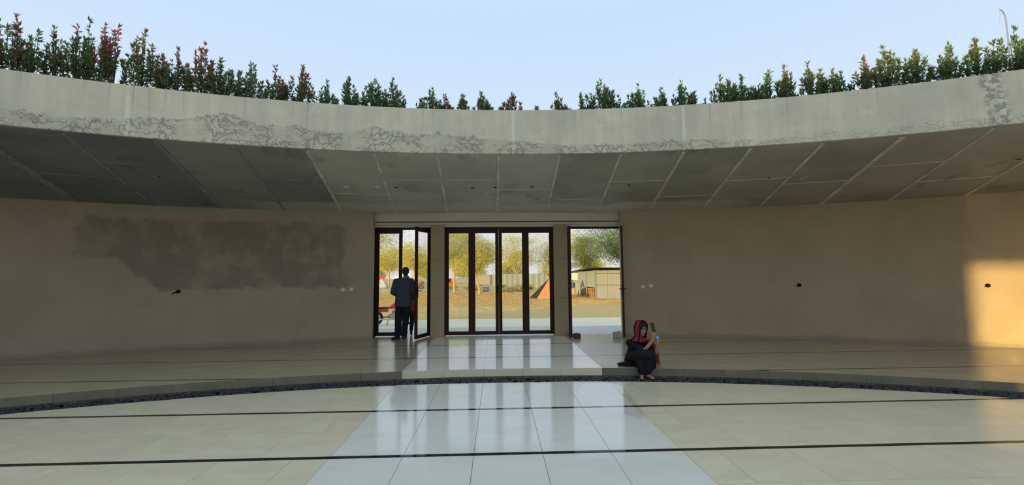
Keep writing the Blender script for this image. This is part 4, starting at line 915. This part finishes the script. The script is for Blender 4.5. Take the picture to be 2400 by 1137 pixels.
# walking man (seen from behind)
mx = -2.255; man = thing('person', (mx, 10.70, 0), 'man in a charcoal shirt and dark trousers walking out through the left doorway', 'person')
f = Vector((-.12, 1, 0)).normalized()
LS, RS, LE, RE, LH, RH = (-2.445, 10.70, 1.385), (-2.065, 10.71, 1.385), (-2.515, 10.66, 1.115), (-2.005, 10.72, 1.11), (-2.43, 10.86, 1.02), (-2.03, 10.86, .93)
LHP, RHP, LK, RK, LA, RA = (-2.345, 10.70, .90), (-2.175, 10.70, .90), (-2.385, 10.72, .49), (-2.205, 10.74, .49), (-2.385, 10.66, .09), (-2.235, 10.70, .09)
mb = MB(); mb.loft([(mx, 10.70, .86, .14, .10), (mx, 10.70, 1.0, .15, .10), (mx, 10.70, 1.2, .165, .105), (mx, 10.70, 1.36, .15, .09), (mx+.01, 10.70, 1.43, .07, .06), (mx+.02, 10.70, 1.46, .055, .055)])
caps(mb, (mx+.03, 10.70, 1.38), (-2.215, 10.72, 1.56), .055, .052); head(mb, (-2.215, 10.725, 1.605), f, 1.0)
for a, b, c in ((LS, LE, LH), (RS, RE, RH)): caps(mb, a, b, .050, .040); caps(mb, b, c, .040, .028)
for a, b, c in ((LHP, LK, LA), (RHP, RK, RA)): caps(mb, a, b, .082, .055); caps(mb, b, c, .055, .036)
hand(mb, LH, (.35, .9, -.1), (0, 0, 1), .6); hand(mb, RH, (.1, .5, -.9), (-1, 0, 0), .5)
caps(mb, (-2.385, 10.67, .06), (-2.455, 10.60, .035), .035, .030); caps(mb, (-2.235, 10.70, .06), (-2.25, 10.80, .035), .035, .03)
blob('body', mb, .009, M_skin2, man, 3)
mb = MB(); mb.loft([(mx-.01, 10.70, .775, .205, .138), (mx-.01, 10.70, .80, .205, .138), (mx, 10.70, .95, .200, .134), (mx, 10.70, 1.10, .188, .125), (mx, 10.70, 1.25, .20, .125), (mx, 10.70, 1.36, .185, .105), (mx+.01, 10.70, 1.42, .10, .08), (mx+.02, 10.70, 1.455, .066, .066)], 24)
for a, b, c in ((LS, LE, LH), (RS, RE, RH)): b_ = Vector(b); c_ = b_.lerp(Vector(c), .88); caps(mb, a, b, .068, .056); caps(mb, b, c_, .056, .043)
caps(mb, LS, (mx, 10.70, 1.40), .068, .075); caps(mb, RS, (mx, 10.70, 1.40), .068, .075)
blob('shirt', mb, .010, M_shirt, man, 4)
mb = MB(); mb.loft([(mx, 10.70, .74, .155, .11), (mx, 10.70, .85, .165, .115), (mx, 10.70, .95, .16, .112)], 20)
for a, b, c in ((LHP, LK, LA), (RHP, RK, RA)): caps(mb, a, b, .098, .080); caps(mb, b, Vector(c)+Vector((0, 0, -.02)), .080, .066)
blob('trousers', mb, .010, M_trous, man, 4)
P, M3 = head(MB(), (-2.215, 10.725, 1.605), f)
mb = MB(); mb.ell(P(0, -.016, .045), (.082, .096, .082), 16, 12, M3); mb.ell(P(0, -.045, -.02), (.070, .060, .070), 14, 10, M3); blob('hair', mb, .008, M_hair, man, 3)
for a, b in (((-2.375, 10.70, .045), (-2.475, 10.585, .03)), ((-2.235, 10.665, .045), (-2.25, 10.82, .03))):
    mb = MB(); caps(mb, a, b, .046, .038); d_ = (Vector(b)-Vector(a)).normalized(); mb.box((-.04, -.01, -.0), (.04, .19, .02), Matrix.Translation(Vector(a)-d_*.04) @ Matrix.Rotation(math.atan2(-d_.x, d_.y), 4, 'Z') @ Matrix.Translation((0, 0, -.044))); blob('shoe', mb, .007, M_shoe, man, 3)
# companion ahead of him, mostly hidden
wx, wy = -2.10, 11.42; co = thing('person', (wx, wy, 0), 'person in a black top over a red tunic walking ahead of the man, mostly hidden', 'person'); f2 = Vector((-.1, 1, 0))
LS, RS, LE, RE, LH, RH = (-2.27, 11.42, 1.25), (-1.99, 11.42, 1.25), (-2.30, 11.44, 1.0), (-1.965, 11.42, 1.0), (-2.2, 11.55, .92), (-1.98, 11.50, .80)
LHP, RHP, LK, RK, LA, RA = (-2.20, 11.42, .80), (-2.05, 11.42, .80), (-2.22, 11.52, .43), (-2.03, 11.42, .43), (-2.23, 11.60, .085), (-2.02, 11.24, .155)
mb = MB(); mb.loft([(wx-.02, wy, .76, .13, .10), (wx-.02, wy, .95, .12, .09), (wx-.02, wy, 1.1, .135, .095), (wx-.02, wy, 1.24, .125, .08), (wx-.02, wy, 1.32, .05, .05)])
caps(mb, (wx-.03, wy, 1.28), (wx-.09, wy+.01, 1.38), .045, .045); head(mb, (wx-.10, wy+.02, 1.42), f2, .95)
for a, b, c in ((LS, LE, LH), (RS, RE, RH)): caps(mb, a, b, .042, .034); caps(mb, b, c, .034, .024)
for a, b, c in ((LHP, LK, LA), (RHP, RK, RA)): caps(mb, a, b, .075, .050); caps(mb, b, c, .050, .032)
hand(mb, LH, (.2, .9, -.3), (0, 0, 1), .5, .9); hand(mb, RH, (0, .4, -.9), (-1, 0, 0), .5, .9); caps(mb, (-2.23, 11.59, .05), (-2.23, 11.70, .03), .03, .025); caps(mb, (-2.02, 11.24, .12), (-2.03, 11.32, .035), .03, .024)
blob('body', mb, .009, M_skin2, co, 3)
mb = MB(); mb.loft([(wx-.02, wy, .86, .145, .12), (wx-.02, wy, 1.0, .14, .11), (wx-.02, wy, 1.12, .152, .112), (wx-.02, wy, 1.25, .14, .095), (wx-.02, wy, 1.33, .06, .06)], 20)
for a, b, c in ((LS, LE, LH), (RS, RE, RH)): caps(mb, a, b, .055, .047); caps(mb, b, Vector(b).lerp(Vector(c), .85), .047, .036)
blob('top', mb, .010, M_blk, co, 4)
mb = MB(); mb.loft([(wx-.01, wy+.01, .60, .185, .15), (wx-.01, wy, .75, .165, .135), (wx-.02, wy, .90, .142, .118)], 20); blob('tunic', mb, .010, M_redc, co, 3)
mb = MB()
for a, b, c in ((LHP, LK, LA), (RHP, RK, RA)): caps(mb, a, b, .088, .066); caps(mb, b, c, .066, .048)
blob('trousers', mb, .010, M_trous, co, 4)
P, M3 = head(MB(), (wx-.10, wy+.02, 1.42), f2, .95); mb = MB(); mb.ell(P(0, -.018, .04), (.084, .098, .085), 16, 12, M3); mb.ell(P(0, -.05, -.05), (.07, .06, .09), 14, 10, M3); blob('hair', mb, .008, M_hair, co, 3)
for a, b in (((-2.23, 11.57, .04), (-2.23, 11.72, .028)), ((-2.02, 11.23, .125), (-2.035, 11.335, .03))):
    mb = MB(); caps(mb, a, b, .038, .032); blob('shoe', mb, .007, M_shoe, co, 2)
co.location.x -= .15
# distant figure by the shed
fx, fy, fz = 8.42, 48.3, -.76; fg = thing('person', (fx, fy, fz), 'distant figure in a blue shirt and beige trousers standing by the shed', 'person')
mb = MB(); mb.loft([(fx, fy, fz+.9, .14, .10), (fx, fy, fz+1.2, .16, .11), (fx, fy, fz+1.36, .14, .09), (fx, fy, fz+1.44, .05, .05)], 14); caps(mb, (fx, fy, fz+1.4), (fx, fy, fz+1.5), .05, .05); head(mb, (fx, fy-.02, fz+1.58), (-.3, -1, 0), 1.)
for s in (-1, 1): caps(mb, (fx+s*.18, fy, fz+1.36), (fx+s*.22, fy, fz+1.1), .05, .04); caps(mb, (fx+s*.22, fy, fz+1.1), (fx+s*.16, fy-.1, fz+.88), .04, .03); hand(mb, (fx+s*.16, fy-.1, fz+.88), (0, -.3, -.9), (-s, 0, 0), .5); caps(mb, (fx+s*.09, fy, fz+.9), (fx+s*.11, fy, fz+.1), .08, .045); caps(mb, (fx+s*.11, fy, fz+.05), (fx+s*.12, fy-.14, fz+.035), .035, .03)
blob('body', mb, .012, M_skin2, fg, 3)
mb = MB(); mb.loft([(fx, fy, fz+.82, .17, .125), (fx, fy, fz+1.2, .185, .13), (fx, fy, fz+1.37, .165, .105), (fx, fy, fz+1.44, .07, .07)], 16)
for s in (-1, 1): caps(mb, (fx+s*.17, fy, fz+1.36), (fx+s*.22, fy, fz+1.1), .066, .056); caps(mb, (fx+s*.22, fy, fz+1.1), (fx+s*.17, fy-.09, fz+.92), .056, .045)
blob('shirt', mb, .014, plain('blue_shirt', (.07, .11, .24), .85), fg, 3)
mb = MB()
for s in (-1, 1): caps(mb, (fx+s*.085, fy, fz+.86), (fx+s*.105, fy, fz+.48), .098, .075); caps(mb, (fx+s*.105, fy, fz+.48), (fx+s*.11, fy, fz+.08), .075, .06)
blob('trousers', mb, .014, plain('beige_trousers', (.62, .45, .24), .85), fg, 3)
mb = MB(); mb.ell((fx, fy+.01, fz+1.63), (.085, .095, .085), 12, 8); blob('hair', mb, .012, M_hair, fg, 2)

# seated woman
wo_ = thing('person', (2.32, 7.2, 0), 'woman in black with a red headscarf sitting on the platform step holding a phone', 'person')
HC = Vector((2.355, 7.17, .605)); HF = Vector((.40, -.90, -.14)).normalized()
SL, SR, EL, ER, WL, WR = Vector((2.205, 7.30, .365)), Vector((2.475, 7.22, .370)), Vector((2.335, 6.98, .285)), Vector((2.535, 7.00, .250)), Vector((2.478, 6.925, .475)), Vector((2.545, 6.93, .455))
mb = MB(); mb.loft([(2.31, 7.34, .02, .15, .12), (2.31, 7.34, .12, .15, .11), (2.32, 7.31, .25, .135, .095), (2.335, 7.27, .36, .125, .08), (2.345, 7.24, .42, .06, .055), (2.35, 7.22, .46, .045, .045)])
caps(mb, (2.345, 7.24, .40), (2.352, 7.19, .54), .044, .044); P, M3 = head(mb, HC, HF, .98)
for a, b, c in ((SL, EL, WL), (SR, ER, WR)): caps(mb, a, b, .042, .034); caps(mb, b, c, .034, .023)
PH = Vector((2.472, 6.93, .655)); PU = Vector((-.30, 0, .95)).normalized()
KL, KR, AL, AR = Vector((2.235, 6.92, .235)), Vector((2.405, 6.90, .235)), Vector((2.262, 6.90, -.045)), Vector((2.352, 6.895, -.045))
for h_, k_, a_ in ((Vector((2.25, 7.33, .09)), KL, AL), (Vector((2.38, 7.33, .09)), KR, AR)): caps(mb, h_, k_, .075, .055); caps(mb, k_, a_, .052, .032)
for a_, dx in ((AL, -.35), (AR, .25)):
    toe = a_+Vector((dx*.12, -.125, -.045)); caps(mb, a_+Vector((0, .02, -.035)), a_, .026, .028); caps(mb, a_+Vector((0, .0, -.038)), toe, .027, .022)
    for q in range(5): o_ = Vector((-.026+.013*q, 0, -.006)); caps(mb, toe+o_, toe+o_+Vector((dx*.02, -.034+.004*abs(q-(3 if dx < 0 else 1)), 0)), .0085 if 0 < q < 4 else .0095, .007, 7)
# hands close around the phone
hand(mb, WL, (.05, -.05, 1), (.9, -.3, 0), .9, .95); hand(mb, WR, (-.25, -.05, 1), (-.9, -.3, 0), .9, .95)
blob('body', mb, .0055, M_skin, wo_, 3)
fixw = local(wo_)
# face details
for s in (-1, 1):
    fixw(MB().ell(P(s*.030, .079, .006), (.012, .0045, .0046), 10, 6, M3).build('eye', plain('eye_white%d' % s, (.55, .5, .46), .3), None, True))
    fixw(MB().ell(P(s*.030, .0828, .006), (.0052, .0025, .0046), 8, 6, M3).build('iris', M_hair, None, True))
    fixw(MB().tube([P(s*.014, .092, .026), P(s*.032, .091, .031), P(s*.050, .078, .026)], [.003, .004, .002], 5).build('eyebrow', M_hair))
fixw(MB().ell(P(0, .089, -.061), (.017, .004, .005), 10, 6, M3).build('lips', plain('lips', (.34, .07, .07), .5), None, True))
mb = MB(); mb.ell(P(0, -.014, .045), (.083, .094, .083), 16, 12, M3)
for s in (-1, 1): mb.ell(P(s*.066, .030, .0), (.018, .045, .075), 12, 10, M3); mb.ell(P(s*.030, .030, .095), (.050, .045, .024), 12, 8, M3)
blob('hair', mb, .006, M_hair, wo_, 3)
# dress: torso, sleeves, lap and skirt, tail on the floor
mb = MB(); mb.loft([(2.31, 7.34, .012, .20, .145), (2.31, 7.34, .10, .185, .14), (2.318, 7.31, .22, .160, .12), (2.33, 7.275, .33, .155, .105), (2.34, 7.25, .40, .10, .08), (2.347, 7.235, .43, .058, .055)], 22)
caps(mb, SL, SL.lerp(EL, .86), .066, .062); caps(mb, SR, SR.lerp(ER, .80), .064, .060); caps(mb, SL, (2.33, 7.26, .37), .066, .07); caps(mb, SR, (2.34, 7.25, .38), .064, .07)
caps(mb, (2.24, 7.32, .11), KL, .105, .082); caps(mb, (2.39, 7.32, .11), KR, .105, .082); caps(mb, KL, KR, .082, .082)
caps(mb, KR+Vector((.03, .05, -.02)), (2.47, 6.99, .045), .080, .055); caps(mb, KL+Vector((.02, .03, -.03)), (2.29, 6.955, .0), .075, .06); caps(mb, KR, (2.385, 6.95, -.01), .075, .06); caps(mb, (2.46, 7.02, .06), (2.45, 7.2, .07), .05, .07)
mb.ell((2.15, 7.28, .022), (.18, .13, .026), 14, 6); mb.ell((2.04, 7.22, .018), (.07, .035, .016), 10, 6)
mb.loft([(2.345, 6.965, .03, .165, .075), (2.34, 6.955, .10, .165, .085), (2.325, 6.95, .20, .165, .09), (2.32, 6.97, .28, .14, .08)], 20)
blob('dress', mb, .008, M_blk, wo_, 4)
mb = MB()
for k_, a_ in ((KL, AL), (KR, AR)): caps(mb, k_+Vector((0, .02, -.06)), a_+Vector((0, .003, .012)), .074, .050)
blob('trousers', mb, .008, M_blk, wo_, 3)
# headscarf hood: red band round the face, dark behind
mb = MB(); prof_ = [(.150, .012, -.02), (.143, .060, -.018), (.118, .096, -.014), (.075, .116, -.010), (.02, .122, -.008), (-.045, .116, -.008), (-.105, .102, -.006), (-.145, .106, .0), (-.175, .128, .02), (-.205, .150, .04)]
nph = 36; vs = []
for z_, r_h, back in prof_:
    for k in range(nph+1):
        ph = math.radians(48+(360-96)*k/nph); rip = 1+.03*math.sin(ph*9+z_*30); vs.append(P(r_h*rip*math.sin(ph)*.90, r_h*rip*math.cos(ph)+back*-.4-.004, z_))
w_ = nph+1; inner = [HC+(v-HC)*.955 for v in vs]; nv = len(vs)
for j in range(len(prof_)-1):
    for k in range(nph):
        a, b, c, d_ = j*w_+k, j*w_+k+1, (j+1)*w_+k+1, (j+1)*w_+k
        mb.cur = 0 if (1 < k < 7 or nph-8 < k < nph-2) else 1
        mb.f += [(a, d_, c, b), (a+nv, b+nv, c+nv, d_+nv)]; mb.mi += [mb.cur]*2
        if k == 0: mb.f.append((a, a+nv, d_+nv, d_)); mb.mi.append(0)
        if k == nph-1: mb.f.append((b, c, c+nv, b+nv)); mb.mi.append(0)
        if j == len(prof_)-2: mb.f.append((d_, d_+nv, c+nv, c)); mb.mi.append(mb.cur)
mb.v = [tuple(v) for v in vs+inner]
fixw(mb.build('headscarf', [M_redc, M_blk], None, True))
# scarf wrapped across the chest to the shoulder
mb = MB(); pts_ = [P(-.045, .05, -.160), P(.0, .075, -.180), P(.05, .065, -.180), (2.47, 7.15, .42)]
for a, b in zip(pts_[:-1], pts_[1:]): caps(mb, a, b, .030, .034)
blob('scarf_wrap', mb, .007, M_redc, wo_, 4)
# hanging scarf end with fringe
mb = MB(); path = [(2.44, 7.15, .44), (2.49, 7.08, .40), (2.535, 7.03, .33), (2.548, 7.02, .24), (2.555, 7.02, .15), (2.567, 7.02, .07)]; ww = [.05, .055, .05, .045, .045, .05]
vs = []
for (x, y, z), w_2 in zip(path, ww):
    for k in range(9): u = k/8*2-1; vs.append((x+u*w_2*.8, y-.012*math.cos(u*8)-.02+.3*u*w_2, z-.01*u))
nv = len(vs); vs += [(x+.002, y+.007, z) for x, y, z in vs]
for j in range(5):
    for k in range(8):
        a = j*9+k; mb.cur = 1 if k in (6, 7) else 0
        mb.f += [(a, a+9, a+10, a+1), (a+nv, a+1+nv, a+10+nv, a+9+nv)]; mb.mi += [mb.cur]*2
mb.v = vs; en = fixw(mb.build('scarf_end', [M_redc, plain('olive_cloth', (.10, .09, .05), .85)], None, True))
mb = MB()
for k in range(9): x = 2.53+.009*k; mb.tube([(x, 7.0+.002*k, .075), (x+.004, 7.0+.002*k, .03), (x+.002, 7.0, .012)], [.003, .0025, .001], 4)
fr = mb.build('fringe', plain('fringe', (.42, .14, .10), .85)); fixw(fr)
# blue mask on her wrist, with its string
t = thing('face_mask', (2.525, 6.90, .47), 'bright blue face mask dangling from the seated woman\'s wrist', 'face mask'); fix = local(t)
mb = MB(); mb.ell((2.520, 6.885, .505), (.028, .010, .022), 14, 8); mb.ell((2.540, 6.882, .495), (.020, .008, .016), 12, 8); fix(blob('mask', mb, .005, plain('blue_mask', (.12, .42, .85), .6), None, 2))
fix(MB().tube([(2.515, 6.883, .49), (2.520, 6.88, .455), (2.512, 6.88, .42), (2.525, 6.882, .405)], .004, 6).build('string', M_sticker))
# phone
t = thing('phone', PH, 'brown-backed phone held up by the seated woman', 'phone'); fix = local(t)
R4 = Matrix.Translation(PH) @ Matrix((Vector((.55, -.83, .17)).normalized(), Vector((.80, .55, .25)).normalized(), PU)).transposed().to_4x4()
ph = MB(); ph.box((-.036, -.005, -.078), (.036, .005, .078), R4); o = fix(ph.build('case', plain('brown_case', (.075, .05, .035), .45))); bv = o.modifiers.new('b', 'BEVEL'); bv.width = .006; bv.segments = 3
fix(MB().box((-.032, .0052, -.072), (.032, .0058, .072), R4).build('screen', M_dark)); fix(MB().box((.010, -.0068, .040), (.028, -.005, .068), R4).build('camera_bump', M_dark))
